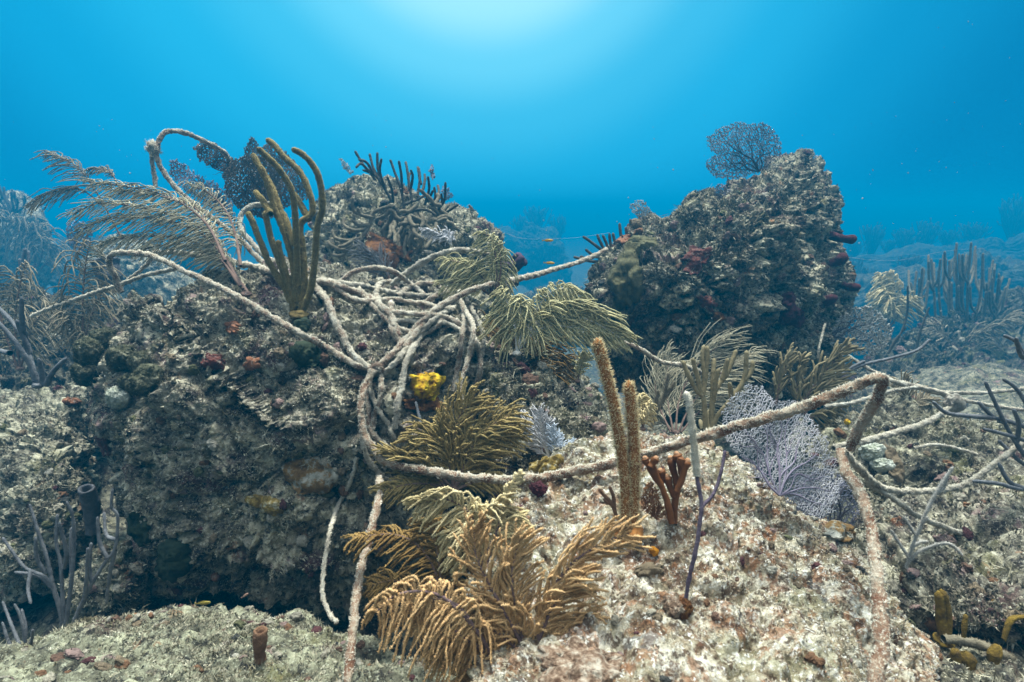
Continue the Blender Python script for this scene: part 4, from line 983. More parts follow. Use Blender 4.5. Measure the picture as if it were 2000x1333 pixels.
rods('rod_coral', 'long grey branch lying out from the dark feather coral towards the bank', 'soft coral', (1620, 745), [[(1620, 745), (1680, 715), (1740, 700), (1790, 685), (1817, 663)], [(1650, 725), (1675, 712), (1690, 705)]], 3.2, M_greyrod, d0=2.05, seed=21, fuzz=1000, spread=0.0, hold=False)
rods('rod_coral', 'brownish twiggy coral low on the dark right-hand rock', 'soft coral', (1770, 1110), [[(1770, 1110), (1785, 1060), (1800, 1025), (1812, 1010)], [(1790, 1048), (1778, 1030), (1765, 1010)], [(1775, 1090), (1755, 1060), (1740, 1035)], [(1772, 1100), (1800, 1075), (1850, 1062), (1880, 1085)], [(1780, 1070), (1795, 1060), (1812, 1058)], [(1800, 1020), (1830, 960), (1862, 912)], [(1830, 962), (1845, 950), (1850, 925)]], 2.3, M_fanp, d0=1.25, seed=22, fuzz=9000, flen=0.004, spread=0.02, hold=False)
rods('rod_coral', 'slim blue-grey rods standing behind the feather corals at far left', 'soft coral', (48, 545), [[(48, 545), (46, 510), (50, 485)], [(50, 545), (55, 515), (56, 490)], [(44, 545), (40, 520), (38, 505)]], 3.6, M_greyrod, d0=4.2, seed=23, fuzz=0, spread=0.02)
rods('rod_coral', 'dark slender rods fanning from the hazy boulder at the far left', 'soft coral', (25, 420), bush_px((20, 420), 7, 34, 62, 24, -0.25, 1), 2.2, M_darkrod, d0=8.9, seed=24, fuzz=0, spread=0.1)

# ------------------------------------------------------------------ feather corals
plume('feather_coral', 'pale grey feather coral swept left by the current above the left boulder', 'soft coral', (482, 575), [
    ([(482, 575), (450, 520), (420, 465), (385, 410), (310, 378), (240, 364), (180, 357)], 62, 70, 38, (-0.75, 0.25)),
    ([(482, 575), (440, 510), (400, 452), (330, 420), (250, 402), (190, 398), (142, 420)], 60, 70, 38, (-0.8, 0.35)),
    ([(475, 565), (435, 500), (390, 455), (320, 430), (240, 425), (190, 435), (150, 456)], 58, 66, 38, (-0.8, 0.35)),
    ([(470, 560), (425, 500), (370, 470), (300, 462), (230, 468), (195, 482)], 55, 60, 38, (-0.7, 0.4)),
    ([(478, 570), (440, 520), (390, 490), (330, 478), (262, 492)], 48, 50, 40, (-0.6, 0.45)),
    ([(470, 520), (462, 470), (448, 425), (425, 392), (400, 373), (372, 362)], 50, 50, 30, (-0.4, 0.5)),
    ([(440, 510), (405, 440), (350, 395), (290, 380), (215, 372)], 56, 60, 35, (-0.6, 0.4)),
    ([(485, 575), (465, 540), (430, 480), (418, 440)], 40, 40, 40, (-0.6, 0.3))], M_greyf, M_stem, seed=1, pr=0.0024, sr=0.0050, K=11, poly=4, lean=0.30)
plume('feather_coral', 'thin hazy feather sprigs waving high at the far left against open water', 'soft coral', (240, 470), [
    ([(240, 470), (205, 405), (178, 360), (150, 325), (120, 308), (90, 296)], 48, 36, 50, (-0.5, 0.3), 0.45),
    ([(205, 405), (160, 372), (118, 372), (84, 385), (60, 402)], 40, 36, 50, (-0.5, 0.45), 0.3),
    ([(240, 380), (215, 336), (192, 330), (172, 332)], 20, 24, 50, (-0.3, 0.3), 0.4)], M_dullf, M_stem, d0=2.6, seed=2, pr=0.003, sr=0.004, K=8, hold=False)
plume('feather_coral', 'upright brown feather coral with drooping side arms, left of the bent rope', 'soft coral', (165, 690), [
    ([(165, 690), (162, 620), (163, 560), (170, 500), (178, 472)], 78, 46, 30, (0.1, 0.55)),
    ([(165, 690), (172, 640), (190, 590), (205, 560)], 55, 34, 30, (0.25, 0.5)),
    ([(160, 690), (140, 640), (120, 610)], 50, 30, 30, (-0.2, 0.5))], M_dullf, M_stem, d0=2.25, seed=3, pr=0.0034, sr=0.0055, K=9)
plume('feather_coral', 'dull brown feather coral fringing the left edge of the reef', 'soft coral', (40, 720), [
    ([(40, 720), (30, 650), (35, 580), (50, 510)], 75, 40, 25, (0.15, 0.6)), ([(40, 720), (60, 650), (85, 610), (105, 600)], 60, 34, 30, (0.2, 0.6)),
    ([(35, 720), (10, 650), (-5, 580), (0, 520)], 60, 34, 25, (0.1, 0.6))], M_dullf, M_stem, d0=2.45, seed=4, pr=0.0036, sr=0.0055, K=9)
plume('feather_coral', 'low hazy feather coral draped over the far left boulder', 'soft coral', (70, 520), [
    ([(70, 520), (60, 470), (30, 435), (-10, 430)], 60, 36, 30, (0.2, 0.5)), ([(75, 520), (85, 480), (70, 450), (40, 445)], 50, 34, 30, (0.25, 0.5)), ([(80, 525), (105, 500), (110, 480)], 40, 26, 30, (0.2, 0.5))], M_dullf, M_stem, d0=7.5, seed=5, pr=0.010, sr=0.012, K=8)
plume('feather_coral', 'yellow-green feather coral drooping over the taut rope in the centre', 'soft coral', (968, 575), [
    ([(968, 575), (970, 530), (966, 490), (955, 462), (935, 458)], 48, 40, 5, (-0.55, 0.35)), ([(968, 575), (978, 530), (975, 490), (962, 468)], 44, 40, 5, (0.15, 0.75)),
    ([(965, 575), (940, 540), (905, 515), (868, 508)], 44, 40, 25, (-0.4, 0.45)), ([(960, 578), (930, 560), (895, 552), (862, 556)], 40, 36, 25, (-0.4, 0.35)), ([(962, 578), (950, 545), (925, 520), (900, 520)], 36, 30, 25, (-0.2, 0.5))], M_yel, M_stem, d0=1.80, seed=6, pr=0.0026, sr=0.0045, K=10)
plume('feather_coral', 'bright pale yellow feather coral spreading umbrella-like over the gap in the centre', 'soft coral', (1010, 690), [
    ([(1010, 690), (1018, 640), (1016, 600), (1012, 575)], 78, 46, -25, (-0.05, 0.55), 0.35), ([(1010, 690), (1005, 630), (990, 590), (970, 572)], 66, 40, -10, (-0.4, 0.45), 0.4),
    ([(1010, 690), (1035, 630), (1062, 585), (1090, 565), (1120, 566)], 70, 44, 0, (0.35, 0.75), 0.3), ([(1020, 670), (1060, 620), (1110, 600), (1160, 615), (1210, 650)], 66, 60, 30, (0.55, 0.35), 0.2),
    ([(1020, 670), (1070, 625), (1130, 620), (1180, 640), (1216, 664)], 56, 56, 35, (0.5, 0.3), 0.2), ([(1030, 650), (1080, 590), (1115, 572), (1140, 585), (1142, 610)], 50, 40, 10, (0.2, 0.75), 0.3), ([(1015, 680), (1060, 640), (1120, 640), (1170, 652)], 60, 50, 35, (0.5, 0.45), 0.2)], M_yel, M_stemw, d0=1.66, seed=7, pr=0.0030, sr=0.0045)
plume('feather_coral', 'shaded olive feather coral below the bright yellow one', 'soft coral', (1010, 775), [
    ([(1010, 775), (985, 720), (960, 670), (945, 640)], 66, 40, 40, (-0.3, 0.1)), ([(1010, 775), (1005, 720), (995, 670), (990, 640)], 60, 40, 45, (0.0, 0.1)), ([(1010, 775), (1035, 720), (1060, 680), (1085, 655)], 64, 40, 40, (0.3, 0.2)),
    ([(1015, 770), (1045, 735), (1080, 712), (1105, 705)], 56, 34, 35, (0.3, 0.35)), ([(1005, 770), (970, 730), (940, 705), (925, 700)], 50, 34, 35, (-0.3, 0.25)), ([(1012, 775), (1030, 740), (1040, 700), (1035, 665)], 46, 34, 40, (0.15, 0.3))], M_brownf, M_stem, d0=1.74, seed=8, pr=0.0030, sr=0.0045)
plume('feather_coral', 'golden olive feather coral bursting from the rope loop in the middle', 'soft coral', (885, 955), [
    ([(885, 955), (880, 900), (868, 860), (830, 850), (800, 862)], 58, 40, 45, (-0.35, 0.0)), ([(885, 955), (885, 880), (895, 820), (925, 778)], 72, 50, 50, (0.15, -0.15)), ([(890, 950), (915, 890), (950, 840), (1000, 808)], 66, 50, 45, (0.3, -0.05)),
    ([(888, 955), (920, 910), (960, 870), (1008, 846)], 54, 44, 45, (0.3, 0.1)), ([(885, 955), (840, 915), (790, 900), (748, 885)], 50, 40, 40, (-0.3, -0.15)), ([(885, 958), (830, 945), (780, 950), (738, 962)], 46, 38, 35, (-0.3, 0.1)),
    ([(888, 955), (880, 920), (870, 880), (850, 835)], 60, 44, 50, (-0.05, -0.1)), ([(890, 955), (905, 920), (920, 880), (925, 850)], 55, 40, 45, (0.2, 0.0)), ([(880, 960), (850, 930), (830, 900), (800, 890)], 46, 36, 50, (-0.2, 0.0)), ([(890, 958), (930, 940), (960, 935), (985, 945)], 42, 30, 40, (0.3, 0.2))],
    M_olivef, M_stem, d0=1.36, seed=9, pr=0.0030, sr=0.0045, poly=10)
plume('feather_coral', 'large tan feather coral sprawling in the foreground against the pale mound', 'soft coral', (1035, 1290), [
    ([(1035, 1290), (1000, 1220), (960, 1150), (930, 1085), (925, 1030)], 74, 46, 50, (0.15, -0.2)), ([(1035, 1290), (1010, 1200), (1000, 1120), (1015, 1050)], 76, 46, 55, (0.25, -0.25)), ([(1040, 1288), (1060, 1200), (1100, 1120), (1160, 1070), (1228, 1042)], 82, 54, 50, (0.3, -0.2)),
    ([(1035, 1290), (985, 1245), (930, 1210), (880, 1190)], 80, 40, 25, (-0.5, 0.3)), ([(1040, 1290), (1060, 1230), (1090, 1170), (1140, 1130)], 74, 44, 45, (0.35, -0.05)), ([(1030, 1292), (960, 1270), (900, 1260), (850, 1290)], 70, 40, 20, (-0.3, 0.55)),
    ([(1035, 1290), (1020, 1240), (990, 1200), (950, 1190)], 66, 40, 35, (-0.2, -0.1)), ([(1045, 1290), (1090, 1250), (1130, 1220), (1160, 1200)], 60, 34, 40, (0.4, 0.1)), ([(1035, 1295), (990, 1300), (940, 1310), (890, 1340)], 60, 34, 20, (-0.3, 0.4))],
    M_tan, M_stemp, d0=0.86, seed=10, pr=0.0026, sr=0.0042, which=FRONT_ROCK, poly=14, dense=1.25)
plume('feather_coral', 'tan feather coral with long combed arms curling down to the left', 'soft coral', (960, 1280), [
    ([(960, 1280, 0.02), (920, 1220), (870, 1170), (820, 1155), (770, 1165), (735, 1195)], 108, 34, 5, (-0.3, 0.75), 0.3), ([(960, 1280, 0.02), (930, 1230), (890, 1180), (830, 1170), (790, 1200)], 100, 28, 5, (0.0, 0.8), 0.3), ([(955, 1280, 0.02), (900, 1240), (860, 1210), (820, 1230)], 80, 24, 5, (-0.1, 0.7), 0.3)],
    M_tan, M_stemp, d0=0.84, seed=11, pr=0.0026, sr=0.0038, K=16, hold=False, poly=16, dense=1.4)
plume('feather_coral', 'cream-coloured feather crown above the large tan one', 'soft coral', (940, 1130), [
    ([(940, 1130), (935, 1080), (930, 1040), (915, 1000), (870, 975), (815, 985)], 62, 44, 30, (-0.35, 0.3), 0.3), ([(940, 1130), (938, 1070), (945, 1030), (965, 1000), (985, 985)], 66, 40, 40, (0.25, 0.2), 0.3), ([(940, 1130), (932, 1070), (920, 1030), (900, 1010)], 58, 36, 20, (-0.2, 0.5), 0.3),
    ([(940, 1130), (950, 1080), (975, 1040), (1020, 1015)], 50, 32, 35, (0.35, 0.1), 0.3), ([(950, 1100), (975, 1020), (995, 960), (1018, 925)], 16, 30, 40, (0.1, -0.1), 0.4), ([(935, 1130), (910, 1090), (890, 1060), (870, 1055)], 46, 26, 20, (-0.2, 0.6), 0.3)],
    M_cream, M_stemp, d0=0.98, seed=12, pr=0.0027, sr=0.0038, hold=False, poly=12)
plume('feather_coral', 'dark brown feather coral in shadow beside the hanging rope', 'soft coral', (865, 1190), [
    ([(865, 1190), (850, 1120), (820, 1070), (770, 1045), (690, 1050)], 62, 44, 25, (-0.35, 0.25)), ([(865, 1190), (860, 1120), (850, 1060), (830, 1010)], 56, 40, 40, (-0.1, 0.15)), ([(865, 1190), (880, 1120), (880, 1060), (870, 1020)], 50, 34, 40, (0.1, 0.2)), ([(865, 1190), (820, 1150), (770, 1135), (720, 1145)], 46, 34, 30, (-0.3, 0.2))],
    M_brownf, M_stem, d0=1.12, seed=13, pr=0.0028, sr=0.004)
plume('feather_coral', 'pale fine feather coral combed to the right below the tall boulder', 'soft coral', (1320, 845), [
    ([(1320, 845), (1325, 790), (1345, 740), (1380, 695), (1425, 662)], 92, 50, 60, (0.4, -0.05)), ([(1325, 845), (1345, 800), (1375, 760), (1420, 720), (1470, 690)], 86, 50, 55, (0.4, 0.1)), ([(1315, 845), (1305, 790), (1300, 740), (1310, 700)], 70, 40, 55, (0.3, -0.1)), ([(1330, 845), (1360, 810), (1400, 780), (1450, 765)], 70, 40, 50, (0.35, 0.15)), ([(1310, 845), (1290, 800), (1280, 760), (1285, 720)], 60, 34, 55, (0.2, -0.1)), ([(1320, 848), (1300, 830), (1275, 815)], 50, 24, 45, (-0.1, -0.2))],
    M_greyf, M_stem, d0=1.90, seed=14, pr=0.0019, sr=0.004, K=9, sides=4, poly=3, dense=1.5, lean=0.12)
plume('feather_coral', 'dark olive feather coral with stubby fingers at the foot of the tall boulder', 'soft coral', (1560, 800), [
    ([(1515, 790), (1522, 750), (1535, 715), (1545, 690)], 34, 26, 60, (0.05, -0.2), 0.1), ([(1560, 800), (1585, 760), (1620, 715), (1660, 675)], 46, 34, 55, (0.1, -0.2), 0.05), ([(1570, 810), (1600, 770), (1630, 740), (1650, 715)], 40, 28, 55, (0.1, -0.1), 0.05), ([(1560, 800), (1555, 770), (1560, 735), (1568, 700)], 36, 26, 60, (0.1, -0.2), 0.05), ([(1580, 815), (1610, 810), (1640, 800)], 34, 22, 40, (0.15, 0.1), 0.0), ([(1585, 845), (1615, 840), (1640, 845)], 36, 24, 40, (0.1, 0.1), 0.0)],
    M_khaki_rod, M_stem, d0=1.95, seed=15, pr=0.0068, sr=0.006, K=9, sides=7, knobby=0.15, dense=1.2)
plume('feather_coral', 'cream hazy feather coral beside the tall boulder on the right', 'soft coral', (1735, 640), [
    ([(1735, 640), (1740, 600), (1735, 565), (1718, 540)], 42, 40, 30, (-0.3, 0.4)), ([(1735, 640), (1748, 595), (1745, 555), (1735, 532)], 40, 40, 30, (-0.2, 0.5)), ([(1735, 640), (1725, 600), (1715, 570)], 36, 30, 30, (-0.3, 0.4)), ([(1738, 640), (1765, 600), (1785, 585)], 36, 30, 30, (0.3, 0.4))], M_cream, M_stem, d0=5.6, seed=16, pr=0.009, sr=0.010, K=8)
plume('feather_coral', 'low tawny feather coral spreading below the hazy rod bush', 'soft coral', (1865, 700), [
    ([(1865, 700), (1835, 680), (1810, 660)], 46, 30, 30, (-0.3, 0.2)), ([(1865, 700), (1900, 660), (1945, 640), (1985, 615)], 46, 36, 40, (0.2, 0.1)), ([(1865, 700), (1845, 665), (1820, 640)], 42, 26, 30, (-0.3, 0.1)), ([(1868, 700), (1905, 690), (1940, 690)], 50, 26, 30, (0.2, 0.4)), ([(1866, 700), (1890, 720), (1900, 750)], 44, 26, 30, (0.2, 0.3)), ([(1862, 700), (1840, 715), (1820, 740)], 44, 24, 30, (-0.2, 0.3))], M_dullf, M_stem, d0=5.6, seed=17, pr=0.008, sr=0.010, K=8)
plume('lace_coral', 'white lacy sprig by the yellow crust in the centre', 'soft coral', (1072, 895), [
    ([(1072, 895), (1055, 855), (1040, 825), (1020, 818)], 26, 30, 40, (-0.1, -0.2)), ([(1072, 895), (1060, 850), (1052, 800)], 28, 34, 45, (0.0, -0.2)), ([(1072, 895), (1068, 850), (1072, 822)], 22, 26, 45, (0.1, -0.2)), ([(1072, 895), (1045, 870), (1030, 845)], 20, 20, 40, (-0.1, -0.2))], M_white, M_stemw, d0=1.38, seed=18, pr=0.0018, sr=0.0022, K=7, sides=4)
plume('lace_coral', 'ice-blue lacy sprig right of the white one', 'soft coral', (1095, 905), [
    ([(1095, 905), (1085, 870), (1075, 835)], 22, 30, 45, (0.0, -0.2)), ([(1095, 905), (1092, 870), (1090, 850)], 20, 24, 45, (0.0, -0.2)), ([(1095, 905), (1110, 880), (1122, 866)], 20, 20, 40, (0.2, -0.2))], M_bluew, M_stemw, d0=1.37, seed=19, pr=0.0018, sr=0.0022, K=7, sides=4)
plume('lace_coral', 'frosted white sprig hanging on the face of the domed rock', 'soft coral', (880, 478), [
    ([(880, 478), (860, 462), (840, 455), (826, 452)], 18, 24, 40, (-0.1, 0.1)), ([(882, 480), (878, 465), (868, 455)], 18, 20, 40, (0, 0.2))], M_white, M_stemw, d0=2.2, seed=20, pr=0.003, sr=0.003, K=6, sides=4, hold=False)
plume('lace_coral', 'thin grey feathery sprigs at the foot of the domed rock', 'soft coral', (765, 552), [
    ([(765, 552), (745, 525), (720, 500), (700, 488)], 40, 26, 50, (-0.2, -0.1)), ([(765, 552), (750, 520), (738, 495)], 40, 24, 50, (0, -0.2)), ([(765, 552), (735, 535), (700, 525)], 34, 20, 45, (-0.2, 0))], M_greyrod, M_stem, d0=2.15, seed=21, pr=0.002, sr=0.003, K=7, sides=4)
plume('feather_coral', 'small dull yellow feather tuft right behind the bristly rods', 'soft coral', (1255, 838), [
    ([(1255, 838), (1255, 800), (1252, 770)], 26, 28, 30, (0.2, 0.4)), ([(1255, 838), (1262, 810), (1270, 790)], 24, 22, 30, (0.2, 0.4))], M_cream, M_stem, d0=1.5, seed=22, pr=0.0028, sr=0.003, K=8)
plume('feather_coral', 'green-grey feather sprig on the grey rounded boulder', 'soft coral', (1128, 745), [
    ([(1128, 745), (1135, 715), (1145, 690)], 20, 26, 40, (0.05, 0.0))], M_yel, M_stem, d0=1.72, seed=23, pr=0.0028, sr=0.003, K=7)
plume('feather_coral', 'small brown feather coral lying on the flat right-hand rock', 'soft coral', (1780, 800), [
    ([(1780, 800), (1770, 770), (1760, 745)], 36, 24, 50, (0, -0.1)), ([(1780, 800), (1800, 780), (1815, 775)], 30, 22, 50, (0.1, -0.1)), ([(1900, 880), (1905, 860), (1890, 845)], 30, 22, 50, (0.1, -0.1))], M_dullf, M_stem, d0=1.95, seed=24, pr=0.003, sr=0.003, K=7)

# ------------------------------------------------------------------ sea fans
fan('sea_fan', 'big lilac sea fan crossed by the taut rope beside the pale mound', (1522, 968), [(1522, 968), (1495, 950), (1455, 900), (1425, 870), (1410, 850), (1412, 800), (1430, 770), (1465, 752), (1490, 758), (1520, 785), (1545, 780), (1580, 810), (1610, 850), (1628, 900), (1640, 940), (1640, 972), (1626, 998), (1600, 1012), (1572, 1000), (1550, 980)], 1.13, M_fan, M_rib, cell=5.3, thick=0.66, slope=(0.10, -0.06), seed=1, ribs=12, rib_r=2.3, sub=1, edge=13)
fan('sea_fan', 'shaded grey sea fan half hidden under the lilac one', (1620, 1060), [(1620, 1060), (1570, 1020), (1530, 985), (1560, 940), (1600, 915), (1650, 930), (1675, 970), (1680, 1010), (1660, 1040)], 1.36, M_fang, M_ribd, cell=6.5, thick=1.35, slope=(0.05, 0.0), seed=2, ribs=7)
fan('sea_fan', 'round grey-violet sea fan on the crest of the tall boulder', (1482, 336), [(1482, 336), (1455, 345), (1425, 350), (1395, 346), (1379, 325), (1380, 312), (1400, 302), (1383, 288), (1382, 272), (1398, 255), (1420, 247), (1440, 238), (1465, 242), (1490, 240), (1512, 255), (1526, 280), (1524, 300), (1505, 320), (1500, 328)], 2.72, M_fanm, M_ribd, cell=4.4, thick=1.05, slope=(0.2, 0.05), seed=3, ribs=9, rib_r=2.0, edge=5)
fan('sea_fan', 'small pale sea fan at the left shoulder of the tall boulder', (1258, 432), [(1258, 432), (1240, 420), (1231, 405), (1236, 394), (1250, 391), (1262, 400), (1272, 415), (1280, 428), (1268, 430)], 2.66, M_fanp, M_fanp, cell=4.2, thick=1.0, seed=4, ribs=4, rib_r=1.2, edge=4)
fan('sea_fan', 'wide hazy sea fan at the right foot of the tall boulder', (1612, 662), [(1612, 662), (1640, 618), (1668, 600), (1695, 598), (1725, 618), (1745, 645), (1735, 670), (1705, 695), (1670, 695), (1640, 690)], 2.62, M_fanp, M_ribd, cell=5.0, thick=1.7, slope=(0.15, 0), seed=5, ribs=8, rib_r=1.8, edge=4)
fan('sea_fan', 'broad dark rounded sea fan behind the tall olive fingers', (520, 430), [(520, 430), (470, 412), (442, 380), (436, 345), (448, 318), (470, 308), (490, 300), (520, 312), (545, 340), (550, 380), (545, 420)], 2.35, M_fand, M_ribd, cell=3.8, thick=1.5, slope=(0.0, 0.1), seed=6, ribs=8, rib_r=2.2, edge=4)
fan('sea_fan', 'dark pointed sea fan rising behind the tips of the olive fingers', (530, 420), [(530, 420), (490, 370), (476, 290), (492, 268), (510, 290), (530, 275), (560, 300), (590, 330), (606, 370), (600, 390), (570, 400)], 2.42, M_fand, M_ribd, cell=3.8, thick=1.4, seed=7, ribs=8, rib_r=2.2, edge=5)
fan('sea_fan', 'lopsided dark sea fan blade right under the arched rope', (462, 350), [(462, 350), (420, 330), (388, 312), (380, 290), (392, 272), (420, 280), (445, 300), (462, 320)], 2.40, M_fand, M_ribd, cell=3.8, thick=1.35, seed=8, ribs=6, rib_r=2.0, edge=6)
fan('sea_fan', 'ragged grey sea fan blade leaning left below the arched rope', (455, 430), [(455, 430), (405, 400), (365, 375), (335, 345), (332, 312), (360, 322), (390, 345), (420, 360), (450, 380)], 2.38, M_fang, M_ribd, cell=5.0, thick=1.35, seed=9, ribs=6, rib_r=2.0, edge=8)
fan('sea_fan', 'little brown sea fan right behind the bristly rods on the mound', (1284, 1016), [(1284, 1016), (1262, 1000), (1252, 975), (1258, 950), (1272, 940), (1284, 955), (1290, 985), (1304, 1005)], float(depth_at(1284, 1016, FRONT_ROCK)) - 0.004, M_fanb, M_fanb, cell=4.0, thick=1.35, seed=10, ribs=4, rib_r=2.0, edge=4)
fan('sea_fan', 'tiny grey fan tuft on the very peak of the tall boulder', (1584, 326), [(1584, 326), (1581, 308), (1590, 297), (1597, 310), (1593, 324)], 2.72, M_fanp, M_fanp, cell=3.2, thick=1.0, seed=11, ribs=2, rib_r=1.2, edge=2)
fan('sea_fan', 'dusky low fan bush on the left slope of the tall boulder crest', (1405, 398), [(1405, 398), (1392, 385), (1395, 368), (1404, 360), (1418, 366), (1430, 378), (1432, 392)], 2.58, M_fang, M_ribd, cell=4.2, thick=1.2, seed=12, ribs=5, rib_r=1.2, edge=6)
fan('sea_fan', 'slim pale fan at the left top of the domed rock', (684, 340), [(684, 340), (668, 325), (661, 310), (668, 309), (682, 325), (690, 338)], 2.95, M_fanp, M_fanp, cell=3.6, thick=1.0, seed=13, ribs=2, rib_r=1.2, edge=3)
fan('sea_fan', 'narrow grey fan at the right top of the domed rock', (845, 352), [(845, 352), (838, 335), (843, 318), (849, 335), (849, 350)], 2.9, M_fang, M_fang, cell=3.6, thick=1.0, seed=14, ribs=2, rib_r=1.2, edge=3)
fan('sea_fan', 'bluish fan standing on the right shoulder of the domed rock', (872, 392), [(872, 392), (862, 375), (864, 362), (876, 368), (884, 385)], 2.9, M_fang, M_fang, cell=3.6, thick=1.0, seed=15, ribs=2, rib_r=1.2, edge=3)
fan('sea_fan', 'faint grey fan low behind the swept feather coral on the left', (150, 495), [(150, 495), (132, 470), (130, 440), (150, 432), (180, 445), (175, 480)], 4.2, M_fang, M_fang, cell=5, thick=1.6, seed=16, ribs=3, rib_r=1.2, edge=4)

# ------------------------------------------------------------------ ropes
A_ = 'rope'
rope('furry rope arching over the dark fans at top left and running down to the tangle', [(640, 548, 1.85), (560, 540, 1.92), (510, 508, 1.95), (470, 468, 1.98), (420, 428, 2.0), (375, 398, 2.02), (338, 362, 2.02), (312, 322, 2.02), (306, 295, 2.02), (312, 272, 2.03), (330, 258, 2.05), (370, 263, 2.12), (415, 284, 2.2), (440, 300, 2.3), (448, 318, 2.45), (452, 345, 2.6)], 0.0125, seed=1, drape=False)
rope('dark short rope strand hanging straight below the frayed knot', [(304, 365, 2.06), (300, 335, 2.06), (296, 300, 2.05)], 0.0105, M_rope_grey, seed=2, drape=False, fuzz=1500)
rope('rope crooked into a short hook behind the tall olive fingers', [(545, 398, 2.1), (515, 398, 2.1), (490, 402, 2.08), (472, 420, 2.06), (472, 448, 2.03), (490, 476, 2.0), (520, 502, 1.97), (560, 520, 1.95), (600, 536, 1.9)], 0.0125, M_rope_grey, seed=3, drape=False)
rope('long rope bent into a hook at left, slanting down across the boulder to the knot', [(236, 572, 1.86), (230, 560, 1.86), (222, 535, 1.85), (214, 512, 1.84), (222, 497, 1.82), (240, 493, 1.80), (280, 498, 1.76), (340, 518, 1.70), (400, 546, 1.64), (460, 580, 1.58), (520, 612, 1.53), (580, 648, 1.48), (640, 682), (690, 710), (735, 722)], 0.0125, seed=4)
rope('rope rising from the knot through the tangle to the tall boulder on the right', [(735, 722), (765, 695), (800, 655), (840, 612), (885, 585, 1.70), (940, 560, 1.75), (1000, 546, 1.9), (1060, 534, 2.1), (1120, 516, 2.3), (1160, 502, 2.42), (1188, 488, 2.5)], 0.0135, seed=5)
rope('grey rope bowed up in an arch behind the tangle', [(765, 556), (790, 537, 1.88), (820, 516, 1.86), (855, 498, 1.84), (890, 490, 1.82), (925, 492, 1.82), (955, 503, 1.82), (975, 530, 1.82), (985, 560, 1.84)], 0.0125, M_rope_grey, seed=6, drape=False)
rope('thick strand from the olive fingers down to the knot', [(605, 552), (640, 590), (660, 640), (685, 688), (715, 715), (735, 726)], 0.0125, seed=7)
rope('doubled strand beside the thick one running to the knot', [(600, 545), (632, 575), (650, 620), (672, 668), (700, 705)], 0.0105, M_rope_grey, seed=8)
rope('main rope looping under the golden feather coral and rising to a sharp bend', [(728, 722, 1.48), (706, 775, 1.43), (708, 830, 1.40), (725, 870, 1.38), (755, 900, 1.36), (800, 918, 1.34), (870, 928, 1.31), (950, 936, 1.27), (1040, 938, 1.24), (1120, 924, 1.20), (1200, 906, 1.15), (1280, 882, 1.10), (1360, 856, 1.06), (1450, 832, 1.03), (1540, 803, 1.01), (1620, 774, 1.0), (1680, 748, 1.0), (1706, 738, 1.0), (1720, 740, 1.0), (1722, 752, 1.01), (1708, 785, 1.03), (1688, 820, 1.05), (1668, 856, 1.07), (1654, 884, 1.08)], 0.0138, M_rope_rust, seed=9, drape=True, fuzz=6500, flen=0.0065)
rope('thick pale rope hanging from the bend down to the bottom edge on the right', [(1640, 880, 1.1), (1650, 915, 1.05), (1672, 955, 1.0), (1692, 1010, 0.95), (1706, 1070, 0.9), (1718, 1140, 0.84), (1725, 1210, 0.79), (1722, 1275, 0.75), (1714, 1345, 0.71), (1705, 1420, 0.68)], 0.0145, M_rope_rust, seed=10, fuzz=3200, drape=False, flen=0.0055)
rope('slack rope sagging from the bend out to the right edge', [(1652, 885, 1.12), (1680, 920, 1.16), (1725, 952, 1.22), (1790, 962, 1.28), (1850, 956, 1.32), (1900, 938, 1.34), (1950, 900, 1.36), (2020, 850, 1.38), (2080, 810, 1.4)], 0.0095, M_rope_grey, seed=11, drape=False)
rope('rope trailing down across the dark rock to the right edge', [(1690, 940, 1.2), (1740, 972, 1.24), (1780, 1000, 1.28), (1830, 1025, 1.32), (1890, 1045, 1.35), (1950, 1058, 1.36), (2020, 1072, 1.38), (2080, 1085, 1.4)], 0.0085, M_rope_grey, seed=12, drape=False)
rope('distant thin rope sweeping across the bank to the right edge', [(1655, 695, 2.15), (1700, 722, 2.1), (1760, 748, 2.05), (1830, 765, 2.0), (1900, 769, 2.0), (1960, 764, 2.0), (2040, 756, 2.0)], 0.0095, M_rope_grey, seed=13, drape=False, fuzz=3000)
rope('knotted rope looping over the flat right-hand rock below the distant one', [(1630, 878, 1.5), (1690, 862, 1.55), (1750, 845, 1.62), (1810, 825, 1.68), (1850, 800, 1.72), (1866, 786, 1.74), (1845, 772, 1.76), (1800, 758, 1.8), (1750, 748, 1.85), (1720, 735, 1.9)], 0.0115, M_rope_grey, seed=14, drape=False)
rope('thin dark strand running left from the knotted rope', [(1610, 795, 1.75), (1660, 788, 1.75), (1720, 770, 1.76), (1780, 757, 1.78), (1830, 765, 1.76), (1870, 780, 1.74), (1930, 792, 1.72), (2030, 805, 1.7)], 0.0078, M_rope_grey, seed=15, drape=False, fuzz=2000)
rope('pale rope emerging right of the yellow feather coral under the tall boulder', [(1190, 662, 1.78), (1225, 672, 1.78), (1255, 685, 1.8), (1290, 706, 1.84), (1335, 716, 1.9), (1370, 730, 1.98)], 0.0105, seed=16, drape=False)
rope('rope hanging free past the dark feather coral to the bottom edge', [(742, 930), (738, 985, 1.30), (722, 1050, 1.22), (708, 1110, 1.15), (698, 1170, 1.08), (690, 1230, 1.02), (683, 1290, 0.97), (678, 1350, 0.93), (675, 1400, 0.92)], 0.0125, M_rope_rust, seed=17, drape=False, fuzz=3200, flen=0.0055)
rope('thin rotten strand dangling down the undercut of the left boulder', [(697, 892), (686, 940), (660, 990), (645, 1040, 1.36), (636, 1100, 1.32), (632, 1160, 1.28), (645, 1200, 1.24), (660, 1220, 1.2)], 0.0068, M_rope_grey, seed=18, drape=False, fuzz=3500)
